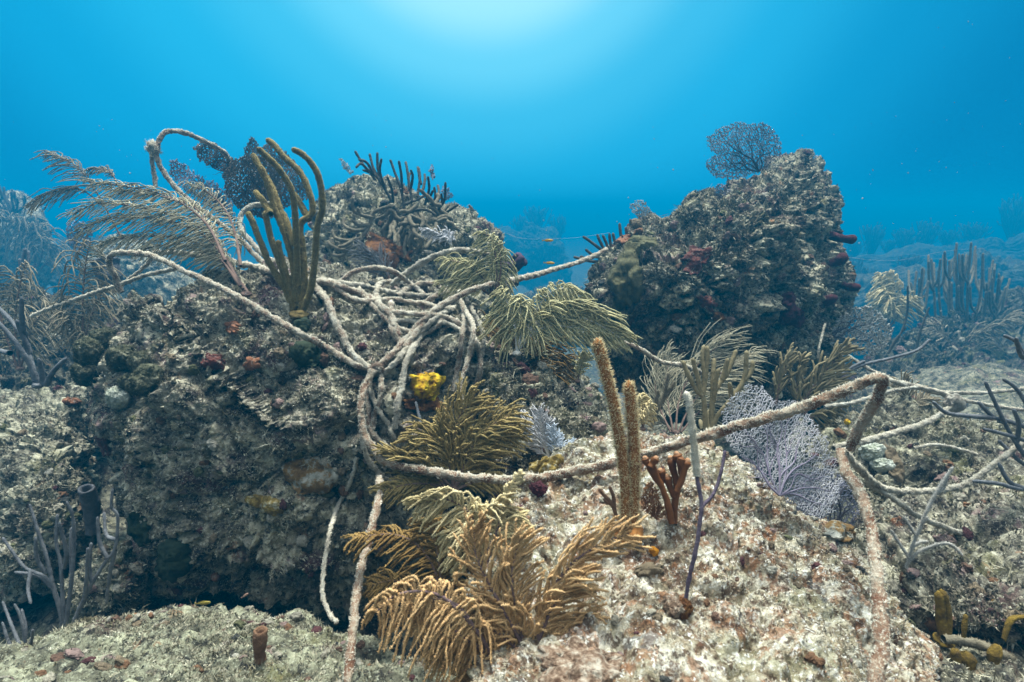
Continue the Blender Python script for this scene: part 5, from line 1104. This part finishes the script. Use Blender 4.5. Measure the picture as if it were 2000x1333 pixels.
rope('rope running low on the left behind the feather corals', [(60, 618, 2.3), (110, 600, 2.25), (160, 582, 2.2), (220, 562, 2.12), (280, 540, 2.08), (345, 524, 2.06)], 0.0105, M_rope_grey, seed=19, drape=False)
rope('short strand crossing behind the left hook', [(238, 560, 2.15), (262, 540, 2.15), (285, 518, 2.15), (300, 500, 2.15)], 0.0095, M_rope_grey, seed=20, drape=False)
rope('rope over the crest of the left boulder into the top of the tangle', [(300, 492, 2.1), (380, 500, 2.08), (450, 512, 2.05), (530, 530), (600, 545), (660, 558), (710, 575), (745, 600), (768, 632), (782, 662)], 0.0135, seed=21)
rope('small upright loop standing in the middle of the tangle', [(785, 560), (765, 553), (742, 556), (734, 572), (742, 595), (760, 622), (768, 650), (780, 668)], 0.0115, seed=22)
rope('nearly level strand along the top of the tangle', [(625, 545), (690, 556), (750, 570), (820, 577), (880, 580)], 0.0115, M_rope_grey, seed=23)
rope('pale low loop at the back of the tangle', [(775, 578), (800, 562), (835, 553), (865, 562), (880, 585), (872, 605)], 0.0115, seed=24)
rope('strand crossing the tangle and arcing down past the yellow sponge', [(765, 612), (810, 616), (860, 620), (895, 632), (920, 655), (936, 690), (938, 725), (928, 760), (920, 785)], 0.0115, seed=25)
rope('tall narrow hoop of rope right of the tangle', [(790, 680), (820, 640), (850, 605), (880, 586), (898, 588), (906, 615), (902, 660), (894, 710), (888, 770)], 0.0115, seed=26)
rope('upper level strand lying across the tangle', [(768, 628), (830, 630), (870, 632), (905, 650)], 0.0095, M_rope_grey, seed=27)
rope('short upright strand in the centre of the tangle', [(762, 590), (764, 620), (768, 645), (778, 672)], 0.0125, seed=28)
rope('slack strand drooping across the back of the tangle', [(640, 548), (680, 580), (720, 590), (770, 585), (820, 592), (860, 575), (900, 570)], 0.0105, seed=41)
rope('thin slack loop hanging below the level strands', [(700, 560), (730, 600), (775, 640), (830, 650), (862, 628), (850, 600), (815, 590)], 0.0095, seed=42)
rope('pale strand running from the back loop down to the right of the hoop', [(870, 560), (905, 580), (930, 620), (945, 660), (940, 700)], 0.0095, M_rope_grey, seed=43)
rope('strand side by side with the rising rope near the knot', [(740, 735), (775, 705), (812, 662), (850, 625), (890, 600)], 0.0105, M_rope_grey, seed=44)
rope('loose loop standing up behind the tangle towards the domed rock', [(660, 552), (690, 530, 1.75), (730, 522, 1.76), (770, 532, 1.76), (800, 552), (830, 575)], 0.0098, seed=46, drape=False)
rope('thin pale strand drooping from the hoop to the golden feather coral', [(905, 600), (925, 640, 1.50), (915, 700, 1.46), (900, 750, 1.42), (905, 800, 1.40)], 0.0080, seed=47, drape=False)
rope('strand hanging left of the yellow sponge', [(835, 640), (812, 670), (794, 700), (786, 745), (776, 795), (770, 840)], 0.0108, M_rope_grey, seed=29)
rope('short strand hanging from the knot to the main loop', [(740, 722), (745, 750), (740, 785), (730, 815), (728, 840)], 0.0098, seed=30)
rope('second turn of the main loop low on the boulder', [(712, 740), (720, 790), (722, 835), (745, 865), (790, 890), (840, 905)], 0.0105, seed=31)
rope('outer turn of the main loop', [(715, 830), (708, 860), (720, 900), (745, 930), (770, 945)], 0.0098, M_rope_grey, seed=32)
rope('crossing strand inside the main loop', [(720, 740), (735, 790), (760, 830), (772, 860)], 0.0075, M_rope_grey, seed=33)
rope('thin strand over the silt on the flat right-hand rock', [(1785, 876, 1.62), (1830, 870, 1.62), (1880, 880, 1.6), (1910, 890, 1.58)], 0.0055, M_rope_grey, seed=34, drape=False, fuzz=3000)
rope('drooping algae string hanging down the right side of the tall boulder', [(1612, 632, 2.1), (1606, 655, 2.08), (1600, 680, 2.06), (1598, 700, 2.06)], 0.0045, M_fuzz, seed=35, drape=False, fuzz=5000, name='algae_string', group=None)
# the frayed knot
kp = P(298, 292, 2.02)
q_ = np.random.default_rng(5)
mb = MB(); V, F = ico(4)
mb.add(kp + V * np.array([0.014, 0.012, 0.024]) * (1 + 0.8 * fbm(V * 1.6, 3, 4))[:, None], T=F)
dv_ = norm(q_.normal(size=(1500, 3)) + np.array([0.2, 0, 0.5]))
kn = dv_ * np.clip(fbm(dv_ * 1.8, 2, 9) + 0.35, 0.05, 1)[:, None]
mb.spikes(kp + kn * 0.03, dv_ + q_.normal(size=(1500, 3)) * 0.6 + np.array([0.4, 0, 0.2]), q_.uniform(0.006, 0.020, 1500), 0.0012, 0.6)
tag(mb.build('rope_knot', M_fuzz, None, kp), 'frayed fuzzy knot at the bend of the arching rope', 'knot')
kp = P(736, 722, float(depth_at(736, 722)) - 0.02)
mb = MB(); mb.add(kp + V * np.array([0.020, 0.014, 0.012]) * (1 + 0.6 * fbm(V * 1.6, 3, 7))[:, None], T=F)
dv_ = norm(q_.normal(size=(1200, 3)) + np.array([0, 0, 0.5]))
mb.spikes(kp + dv_ * 0.011, dv_ + q_.normal(size=(1200, 3)) * 0.4, q_.uniform(0.005, 0.013, 1200), 0.0011, 0.5)
tag(mb.build('rope_knot', M_rope, None, kp), 'furred knot where the ropes meet on the left boulder', 'knot')
kp = P(1862, 790, 1.73)
mb = MB(); mb.add(kp + V * np.array([0.028, 0.022, 0.030]) * (1 + 0.4 * fbm(V * 1.6, 3, 9))[:, None], T=F)
mb.spikes(kp + dv_ * 0.022, dv_, q_.uniform(0.004, 0.010, 1200), 0.0011, 0.5)
tag(mb.build('rope_knot', M_rope_grey, None, kp), 'grey knot at the far turn of the rope on the right', 'knot')

# ------------------------------------------------------------------ sponges, crusts and stony corals
o = patch('yellow_sponge', 'bright yellow lumpy sponge inside the rope loops', 'sponge', (832, 757), 34, 30, M_yspo, 0.030, 1, -0.6, 0.5, LEFT_ROCK, 0.45, pits=0.010)
patch('rust_sponge', 'rusty brown sponge crust beneath the bright yellow sponge', 'sponge', (828, 790), 36, 16, M_rustsp, 0.016, 2, 0.1, 0.5, LEFT_ROCK, 0.4)
patch('red_sponge', 'blood red sponge patch on the left boulder', 'sponge', (416, 705), 21, 14, M_redsp, 0.014, 3, 0.1, 0.5, LEFT_ROCK, 0.4)
patch('orange_crust', 'dull orange crust right of the blood red patch', 'sponge', (492, 711), 17, 13, M_orangep, 0.012, 4, 0, 0.5, LEFT_ROCK, 0.4)
patch('orange_crust', 'small orange crust just under the slanting rope', 'sponge', (452, 640), 14, 13, M_orangep, 0.012, 5, 0, 0.5, LEFT_ROCK, 0.5)
patch('orange_crust', 'scarlet streak of crust low on the left flank of the left boulder', 'sponge', (198, 865), 9, 24, M_redsp, 0.010, 6, -0.4, 0.5, LEFT_ROCK, 0.5)
patch('brain_coral', 'ochre brain coral half covered in silt on the left boulder', 'stony coral', (608, 928), 52, 38, M_ochre, 0.024, 7, 0.1, 0.3, LEFT_ROCK, 0.2)
patch('mustard_sponge', 'mustard brown sponge lump low on the left boulder', 'sponge', (520, 985), 34, 18, M_algae_y, 0.026, 8, 0.3, 0.6, LEFT_ROCK, 0.5)
patch('green_sponge', 'dark green sponge cushion under the slanting rope', 'sponge', (598, 690), 34, 27, M_dgreen, 0.030, 9, 0.2, 0.2, LEFT_ROCK, 0.2, pits=0.006)
patch('green_sponge', 'small green cushion at the foot of the tall olive fingers', 'sponge', (590, 632), 17, 15, M_dgreen, 0.016, 10, 0, 0.2, LEFT_ROCK, 0.2)
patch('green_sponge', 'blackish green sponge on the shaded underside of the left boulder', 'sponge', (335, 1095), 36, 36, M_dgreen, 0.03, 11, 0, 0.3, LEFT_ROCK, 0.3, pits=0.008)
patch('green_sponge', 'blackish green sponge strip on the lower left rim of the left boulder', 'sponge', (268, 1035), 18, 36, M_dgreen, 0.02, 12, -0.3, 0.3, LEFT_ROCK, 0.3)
patch('orange_crust', 'tiny orange disc in the dark under the left boulder', 'sponge', (420, 1128), 9, 9, M_orangep, 0.008, 13, 0, 0.2, LEFT_ROCK, 0.15)
patch('red_crust', 'deep red-brown crust on the face of the tall boulder', 'sponge', (1362, 508), 30, 26, M_redsp, 0.012, 14, -0.6, 0.5, RIGHT_ROCK, 0.5)
patch('olive_crust', 'thick olive growth hanging down the left side of the tall boulder', 'coral', (1222, 545), 36, 68, M_olivecrust, 0.045, 15, 0.25, 0.35, RIGHT_ROCK, 0.35, lscale=0.06)
patch('olive_crust', 'small olive cushion at the top left of the tall boulder', 'coral', (1252, 478), 30, 19, M_olivecrust, 0.03, 16, -0.2, 0.35, RIGHT_ROCK, 0.3, lscale=0.05)
patch('orange_crust', 'salmon crust at the top left corner of the tall boulder', 'sponge', (1220, 466), 16, 8, M_orangep, 0.010, 17, -0.4, 0.5, RIGHT_ROCK, 0.4)
patch('maroon_sponge', 'maroon sponge low on the face of the tall boulder', 'sponge', (1545, 618), 26, 22, M_maroon, 0.03, 18, 0, 0.4, RIGHT_ROCK, 0.4)
patch('maroon_sponge', 'rounded maroon sponge above the low one on the tall boulder', 'sponge', (1542, 585), 12, 18, M_maroon, 0.03, 19, 0, 0.4, RIGHT_ROCK, 0.3)
patch('rust_crust', 'rusty lump on the lower face of the tall boulder', 'sponge', (1404, 620), 12, 10, M_rustsp, 0.022, 20, 0, 0.4, RIGHT_ROCK, 0.3)
patch('rust_crust', 'rust-red crust left of centre on the tall boulder', 'sponge', (1382, 592), 18, 14, M_redsp, 0.016, 21, 0.3, 0.5, RIGHT_ROCK, 0.5)
patch('rust_crust', 'rust-orange stain of sponge in the hollow of the domed rock', 'sponge', (762, 490), 48, 40, M_rustsp, 0.012, 22, 0.3, 0.5, DOME_ROCK, 0.5)
patch('yellow_crust', 'yellow-green crust by the white lacy sprig', 'sponge', (1068, 908), 28, 15, M_algae_y, 0.024, 23, -0.3, 0.6, None, 0.5)
patch('brown_crust', 'smooth brown crust below the orange ball on the pale mound', 'stony coral', (1268, 1112), 28, 12, M_brainp, 0.012, 24, -0.05, 0.2, FRONT_ROCK, 0.3)
patch('pink_crust', 'pink knobbly crust in front of the large tan feather coral', 'stony coral', (1130, 1300), 86, 52, M_pinkc, 0.012, 25, 0.2, 0.6, FRONT_ROCK, 0.5)
patch('brown_plate', 'flat brown plate coral standing on the pale right-hand rock', 'stony coral', (1745, 905), 16, 42, M_brainp, 0.02, 26, -0.4, 0.15, None, 0.2)
patch('brown_crust', 'ochre slab under the shaded grey fan', 'stony coral', (1645, 1040), 26, 20, M_ochre, 0.02, 27, 0.3, 0.2, None, 0.2)
patch('brown_crust', 'small tan crust on top of the left ledge', 'stony coral', (140, 782), 18, 6, M_orangep, 0.012, 28, 0.1, 0.3, 'ledge at the left', 0.3)
for k, (x, y, r_, lb) in enumerate([(172, 690, 20, 'leftmost knob of the green sponge cluster on the left boulder'), (206, 668, 18, 'upper olive knob in the green sponge cluster'), (235, 702, 20, 'middle knob of the green sponge cluster with a bright green pore'), (272, 712, 16, 'tall dark knob at the right of the green sponge cluster'), (285, 748, 24, 'largest silted knob at the lower right of the green sponge cluster'), (252, 748, 13, 'small dark knob at the bottom of the green sponge cluster'), (168, 730, 18, 'dark knob under the leftmost one in the green sponge cluster'), (232, 780, 16, 'pale furry knob hanging below the green sponge cluster')]):
    d_ = float(depth_at(x, y, LEFT_ROCK)); n_ = norm(norm(C0 - P(x, y, d_)) + np.array([0, 0, 0.5]))
    rr_ = r_ * 1.25 * d_ / FPX
    b_ = blob('knob_sponge', lb, 'sponge', P(x, y, d_) + n_ * rr_ * 0.2, n_, (rr_, rr_, rr_ * 1.25), M_ltsp if k == 7 else M_green, 40 + k, 0.22, 'green sponge knobs', 5, fuzz=0.006)
pp = P(1277, 1077, float(depth_at(1277, 1077, FRONT_ROCK)) - 0.006)
blob('orange_sponge', 'small bright orange ball on the pale mound', 'sponge', pp, norm(C0 - pp + np.array([0, 0, .4])), (0.0085, 0.0085, 0.010), M_orange, 3, 0.25, pore=0.2)
for k, (x, y, r_, lb) in enumerate([(1312, 1190, 19, 'pink crusted lump at the foot of the purple stalk'), (1334, 1188, 15, 'brown lump holding the base of the purple stalk')]):
    pp = P(x, y, float(depth_at(x, y, FRONT_ROCK)) - 0.008); rr_ = r_ * 1.0 / FPX
    blob('crusted_lump', lb, 'stony coral', pp, norm(C0 - pp), (rr_, rr_, rr_), M_pinkc if k == 0 else M_rustsp, 60 + k, 0.35, fuzz=0.003)
pp = P(1052, 955, float(depth_at(1052, 955)) - 0.01)
blob('crusted_lump', 'dark red lump under the main rope left of the bristly rods', 'sponge', pp, norm(C0 - pp), (0.016, 0.014, 0.014), M_maroon, 63, 0.35)
pp = P(1655, 825, 1.85)
blob('yellow_sponge', 'tiny lemon yellow ball on the flat rock behind the rope', 'sponge', P(1655, 825, float(depth_at(1655, 825)) - 0.004), norm(C0 - pp), (0.010, 0.010, 0.009), M_yspo, 64, 0.2, level=4)
for k, (x, y, r_, lb) in enumerate([(1702, 882, 20, 'pale lump with green spots on the rock by the bent rope'), (1722, 908, 17, 'smaller pale lump below the green-spotted one')]):
    pp = P(x, y, float(depth_at(x, y)) - 0.01); rr_ = r_ * 1.6 / FPX
    blob('pale_sponge', lb, 'sponge', pp, norm(C0 - pp), (rr_ * 1.2, rr_, rr_), M_ltsp, 66 + k, 0.3)
pp = P(1243, 432, 2.62)
blob('brown_dome', 'small brown dome coral on the left shoulder of the tall boulder', 'stony coral', P(1242, 440, 2.62), np.array([0, 0, 1.0]), (0.030, 0.03, 0.030), M_brainp, 70, 0.12)
for k, (x, y, lb) in enumerate([(1366, 392, 'pale knob on the crest of the tall boulder left of the fan'), (1384, 384, 'rounder pale knob beside it on the crest of the tall boulder')]):
    blob('crusted_coral', lb, 'stony coral', P(x, y, 2.6), np.array([-0.3, -0.3, 1.0]), (0.036, 0.032, 0.04), MR_right, 72 + k, 0.35, fuzz=0.008)
pp = P(226, 412 + 540 - 700 + 335, 1.72)
# tubes: maroon ones on the right edge of the tall boulder
for k, (x0, y0, x1, y1, d_, r_, lb) in enumerate([(1630, 460, 1664, 468, 2.72, 8.5, 'maroon finger sponge sticking out at the top right of the tall boulder'), (1622, 522, 1646, 505, 2.68, 10, 'bent maroon finger sponge midway down the right edge of the tall boulder'), (1652, 555, 1672, 562, 2.72, 8, 'lowest maroon finger sponge on the right edge of the tall boulder'), (1606, 590, 1626, 585, 2.6, 10, 'stubby maroon finger sponge near the lower right of the tall boulder')]):
    a_, b_ = P(x0 - 14, y0 - 2, d_), P(x1, y1, d_ - 0.05)
    tube_sponge('finger_sponge', lb, [a_, (a_ + b_) / 2 + (0, 0, -0.006), b_], r_ * d_ / FPX, M_maroon, k, hole=False, flare=1.0, group='maroon finger sponges on the tall boulder')
for k, (pts, r_, lb) in enumerate([([(985, 520), (1005, 522), (1015, 512)], 13, 'large purple-black sponge on the right flank of the domed rock'), ([(1002, 505), (1014, 500), (1024, 512)], 7, 'slim purple-black sponge finger over the large one')]):
    tube_sponge('finger_sponge', lb, P([p[0] for p in pts], [p[1] for p in pts], [2.62, 2.58, 2.55]), r_ * 2.6 / FPX, M_purplesp, 5 + k, hole=False, flare=0.9, group='purple sponges on the domed rock')
d_ = float(depth_at(508, 1285))
tube_sponge('tube_sponge', 'stubby brown tube sponge with an open top on the silty mound', P([508, 507, 509], [1290, 1262, 1232], [d_ - 0.005, d_ - 0.012, d_ - 0.015]), 13.0 * d_ / FPX, M_tube, 3, flare=1.0)
tube_sponge('tube_sponge', 'dim grey tube sponge standing in the gap at lower left', P([180, 178, 168], [1040, 990, 955], [1.62, 1.6, 1.56]), 14 * 1.6 / FPX, M_greysp, 4, flare=1.1)
tube_sponge('barrel_sponge', 'hazy pale blue barrel sponge behind the left hook of rope', P([220, 212, 206], [570, 535, 510], [2.9, 2.9, 2.9]), 20 * 2.9 / FPX, M_greysp, 5, flare=1.25)
for k, (pts, r_, lb) in enumerate([([(1900, 1330), (1893, 1300), (1888, 1285)], 13, 'yellow finger sponge pair at the bottom right edge'), ([(1872, 1330), (1868, 1300), (1866, 1275)], 9, 'orange-brown finger left of the yellow pair at bottom right'), ([(1940, 1300), (1942, 1280), (1945, 1270)], 12, 'mustard blob finger under the fallen stick'), ([(1882, 1245), (1884, 1222), (1886, 1205)], 5, 'thin orange finger between the mustard rods'), ([(1960, 1250), (1972, 1215), (1990, 1206), (2020, 1205)], 6, 'yellow bent finger at the right edge'), ([(1925, 1345), (1915, 1325), (1905, 1312)], 11, 'lemon finger at the very bottom right')]):
    n_ = len(pts); tube_sponge('finger_sponge', lb, P([p[0] for p in pts], [p[1] for p in pts], [1.06] * n_), r_ * 1.05 / FPX, M_yfinger, 20 + k, hole=False, flare=0.95, group='yellow finger sponges at the bottom right')
w_ = spline(P([1842, 1880, 1920, 1960, 2020], [1248, 1252, 1262, 1280, 1300], [1.08] * 5), 80)
mb = MB(); fuzzy_tube(mb, w_, 0.0085, 8, 0.2, 10, 3000, 0.004, 0.001); tag(mb.build('fallen_stick', M_taupe_rod, None, w_[0]), 'fallen furry brown stick at the bottom right', 'stick')
# fire coral
FD = float(min(depth_at(1312, 1022, FRONT_ROCK), depth_at(1314, 985, FRONT_ROCK))) - 0.004
fb = P(1312, 1022, FD)
t = thing('fire_coral', fb, 'rusty brown antler-shaped fire coral beside the bristly rods', 'stony coral')
for k, pts in enumerate([[(1312, 1022), (1304, 985), (1294, 955), (1280, 930), (1268, 905)], [(1290, 945), (1292, 925), (1290, 920)], [(1270, 912), (1277, 902), (1281, 896)], [(1266, 908), (1262, 902), (1260, 896)],
        [(1318, 1022), (1318, 985), (1322, 960), (1320, 935), (1314, 915), (1310, 898)], [(1322, 960), (1332, 935), (1337, 915), (1342, 902)], [(1334, 930), (1328, 910), (1322, 888)], [(1318, 970), (1308, 950), (1303, 932)], [(1336, 918), (1330, 905), (1332, 896)]]):
    w_ = spline(P([p[0] for p in pts], [p[1] for p in pts], [FD + 0.012 * math.sin(k * 2.1)] * len(pts)), 22)
    u_ = np.linspace(0, 1, 22)
    rad = (0.0058 + 0.0030 * u_ ** 4) * (1 + 0.1 * np.sin(u_ * 9 + k)); rad[-1] *= 0.7
    mb = MB(); fuzzy_tube(mb, w_, rad, k, 0.12, 12, 0, kscale=0.012)
    br = mb.build('branch', M_fire, t, w_[0])
    if k in (1, 2, 3, 4, 5, 6, 7):
        mb = MB(); V, F = ico(3); mb.add(w_[-1] + V * 0.0050 * (1 + 0.2 * fbm(V, 2, k))[:, None] + (w_[-1] - w_[-2]) * 0.5, T=F); mb.build('tip', M_firetip, br, w_[-1])

# ------------------------------------------------------------------ far reef in the blue
def far_mound(label, outline, d, seed):
    return rock('far_mound', label, outline, d, 1.2, 2.0, MR_bank, 6, 0.07, seed, 0, rough=4.0, cat='reef mound')
far_mound('faint blue mound far off in the gap between the boulders', [(940, 470), (985, 440), (1010, 452), (1040, 440), (1080, 445), (1105, 470), (1120, 520), (1125, 600), (940, 600)], 28, 201)
far_mound('faint reef bank along the horizon at far right', [(1600, 520), (1660, 492), (1720, 486), (1790, 480), (1870, 470), (1950, 460), (2060, 450), (2200, 450), (2200, 640), (1600, 660)], 23, 202)
far_mound('hazy reef bank below the far right horizon', [(1600, 590), (1680, 540), (1760, 525), (1850, 520), (1950, 500), (2080, 500), (2200, 500), (2200, 680), (1600, 680)], 14, 203)
far_mound('pale floor hump in the gap behind the rope', [(960, 620), (1010, 575), (1060, 558), (1110, 556), (1160, 570), (1210, 600), (1200, 680), (980, 680)], 11, 204)
far_mound('blue-grey rise behind the left-hand feather corals', [(100, 500), (140, 470), (200, 462), (260, 470), (330, 470), (420, 480), (420, 600), (100, 600)], 12, 205)
def twig_bush(seed, h, n, r):
    q = np.random.default_rng(seed); mb = MB()
    for k in range(n):
        a = q.uniform(0, 6.28); sp = q.uniform(0.05, 0.55)
        c = [np.zeros(3)]
        dr = np.array([math.cos(a) * sp, math.sin(a) * sp, 1.0])
        for i in range(4): dr = dr + q.normal(size=3) * 0.14 + np.array([0, 0, 0.06]); c.append(c[-1] + norm(dr) * h / 4 * q.uniform(0.8, 1.1))
        w = spline(c, 12); mb.tubes(w, r * (1 - 0.4 * np.linspace(0, 1, 12)), 5, 0.5)
        for f in (5, 7, 9):
            d2 = norm(dr + q.normal(size=3) * 0.7); mb.tubes(spline([w[f], w[f] + d2 * h * 0.13 + (0, 0, 0.03 * h), w[f] + d2 * h * 0.2 + (0, 0, 0.12 * h)], 6), r * 0.75 * np.ones(6), 5, 0.5)
    return mb
bushes = []
for k in range(3):
    o = twig_bush(k, 0.9, 26, 0.022).build('sea_bush', M_darkrod); bushes.append(o)
FB = [(1015, 450, 12.3, 0.9, 'faint'), (1050, 446, 12.2, 1.1, ''), (1090, 460, 12.2, 0.9, ''), (975, 462, 12.4, 0.8, ''), (1668, 500, 10.3, 0.8, ''), (1700, 492, 10.2, 1.0, ''), (1735, 490, 10.4, 0.7, ''), (1765, 486, 10.2, 0.9, ''), (1805, 484, 10.3, 1.0, ''), (1850, 478, 10.3, 0.8, ''), (1890, 474, 10.2, 0.9, ''), (1975, 462, 10.0, 1.3, ''), (1690, 545, 6.4, 0.5, ''), (1770, 530, 6.4, 0.55, ''), (1660, 545, 6.8, 0.6, '')]
FL = ['faint feathery bush at the left top of the mound in the gap', 'tallest faint bush on the mound in the gap', 'faint bush at the right top of the mound in the gap', 'faint bush at the left end of the mound in the gap', 'first faint bush right of the tall boulder on the horizon bank', 'second faint bush right of the tall boulder on the horizon bank', 'short faint bush, third from the tall boulder on the horizon bank', 'faint bush fourth from the tall boulder on the horizon bank', 'faint bush on the horizon bank above the hazy rod coral', 'sixth faint bush from the tall boulder along the horizon bank', 'faint bush near the right end of the horizon bank', 'tall dark bush at the right edge of the horizon bank', 'hazy bush on the nearer bank above the cream feather coral', 'hazy bush on the nearer bank behind the rod coral', 'hazy bush on the nearer bank beside the tall boulder']
for k, ((x, y, d, s_, _), lb) in enumerate(zip(FB, FL)):
    o = bushes[k] if k < 3 else bushes[k % 3].copy()
    if k >= 3: COL.objects.link(o)
    d *= 2.5; s_ *= 1.5; p = P(x, y + 8, d); o.location = p - np.array([0, 0, 0.2]); o.rotation_euler = (0, 0, k * 1.7); o.scale = (s_, s_, s_ * (0.9 + 0.1 * (k % 3)))
    tag(o, lb, 'sea bush', 'faint sea bushes on the far reef')

# ------------------------------------------------------------------ fish, line, drifting silt
def fish(label, px, py, d, length, mat, face=1, tilt=0.0, group=None):
    L = length; n = 22; x = np.linspace(0, 1, n)
    hgt = 0.135 * np.sin(np.pi * np.clip(x, 0, 1) ** 0.75) ** 0.8 * (1 - 0.35 * x) + 0.012; wid = hgt * 0.55
    a = np.arange(14) * 2 * math.pi / 14
    c = P(px, py, d)
    ax = RX * face * math.cos(tilt) + np.array([0, 0, 1]) * math.sin(tilt); up = np.array([0, 0, 1.0]); sd_ = norm(np.cross(ax, up)); up = np.cross(sd_, ax)
    X = c + L * ((0.5 - x)[:, None, None] * ax + hgt[:, None, None] * np.cos(a)[None, :, None] * up + wid[:, None, None] * np.sin(a)[None, :, None] * sd_)
    k, j = np.meshgrid(np.arange(n - 1), np.arange(14), indexing='ij'); j2 = (j + 1) % 14
    t = thing('fish', c, label, 'fish', group)
    mb = MB(); mb.add(X, np.stack([k * 14 + j, k * 14 + j2, (k + 1) * 14 + j2, (k + 1) * 14 + j], -1).reshape(-1, 4)); body = mb.build('body', mat, t, c)
    def fin(name, pts):
        pts = np.array(pts); mb = MB(); m = len(pts)
        A = c + L * (pts[:, :1] * ax + pts[:, 1:] * up)
        mb.add(np.concatenate([A + sd_ * L * 0.006, A - sd_ * L * 0.006]), T=[(0, i, i + 1) for i in range(1, m - 1)] + [(m, m + i + 1, m + i) for i in range(1, m - 1)], Q=[(i, m + i, m + (i + 1) % m, (i + 1) % m) for i in range(m)])
        mb.build(name, mat, t, c, smooth=False)
    fin('tail_fin', [(-0.46, 0.0), (-0.50, 0.03), (-0.66, 0.11), (-0.62, 0.0), (-0.66, -0.11), (-0.50, -0.03)])
    fin('dorsal_fin', [(0.18, 0.11), (0.05, 0.175), (-0.2, 0.14), (-0.38, 0.07), (-0.36, 0.03), (0.1, 0.09)])
    fin('anal_fin', [(-0.02, -0.11), (-0.15, -0.155), (-0.34, -0.08), (-0.34, -0.03)])
    for s in (-1, 1):
        V, F = ico(2); mb = MB(); mb.add(c + L * (0.40 * ax + 0.03 * up + s * 0.042 * sd_) + V * L * 0.020, T=F); mb.build('eye', M_eye, t, c)
fish('upper small orange-yellow fish in the blue gap above the rope', 1071, 470, 2.3, 0.040, M_fish, 1, 0.0, 'yellow fish in the gap')
fish('lower small orange-yellow fish just over the taut rope', 1074, 514, 2.2, 0.038, M_fish, 1, -0.05, 'yellow fish in the gap')
fish('olive fish resting at the top rim of the silty mound', 398, 1178, 1.20, 0.030, M_fishg, 1, 0.1)
fish('tiny pinkish fish hovering in the dark under the left boulder', 479, 1163, 1.24, 0.018, M_fishp, 1, 0.6)
w_ = spline(P([985, 1020, 1070, 1130, 1190], [455, 466, 467, 464, 455], [3.0, 3.0, 2.95, 2.85, 2.65]), 60)
mb = MB(); mb.tubes(w_, np.full(60, 0.00045), 5); tag(mb.build('fishing_line', M_fline, None, w_[0]), 'thin fishing line strung across the gap between the boulders', 'line')
w_ = spline(P([1650, 1700, 1760, 1840, 1900], [502, 508, 508, 492, 486], [3.8, 3.8, 3.8, 3.7, 3.6]), 60)
mb = MB(); mb.tubes(w_, np.full(60, 0.0005), 5); tag(mb.build('fishing_line', M_fline, None, w_[0]), 'thin loose line in the haze right of the tall boulder', 'line')
q_ = np.random.default_rng(77); V, F = ico(1); mb = MB()
n_ = 800
pp = P(q_.uniform(-100, 2100, n_), q_.uniform(-20, 760, n_), q_.uniform(0.8, 3.2, n_)); rs = q_.uniform(0.0003, 0.0010, n_)
ok = (pp[:, 2] < 1.98) & (proj(pp)[2] < depth_at(*proj(pp)[:2]) - 0.05)
for p_, r_ in zip(pp[ok], rs[ok]): mb.add(p_ + V * r_ * (1 + 0.4 * q_.normal(size=(len(V), 1))), T=F)
tag(mb.build('drifting_silt', M_silt), kind='stuff')
# ------------------------------------------------------------------ water haze
def haze():
    mb = MB()
    x, y0, y1, z0, z1 = 62, -6, 72, -9, 2.05
    V = [(-x, y0, z0), (x, y0, z0), (x, y1, z0), (-x, y1, z0), (-x, y0, z1), (x, y0, z1), (x, y1, z1), (-x, y1, z1)]
    mb.add(V, [(0, 3, 2, 1), (4, 5, 6, 7), (0, 1, 5, 4), (1, 2, 6, 5), (2, 3, 7, 6), (3, 0, 4, 7)])
    m = bpy.data.materials.new('water_haze'); m.use_nodes = True
    t = m.node_tree; t.nodes.remove(t.nodes['Principled BSDF'])
    v = t.nodes.new('ShaderNodeVolumePrincipled')
    v.inputs['Color'].default_value = (*HAZE_COLOR, 1); v.inputs['Density'].default_value = HAZE_DENSITY
    v.inputs['Anisotropy'].default_value = 0.45
    t.links.new(v.outputs[0], t.nodes['Material Output'].inputs['Volume'])
    o = mb.build('haze', m, smooth=False); tag(o, kind='stuff')
haze()
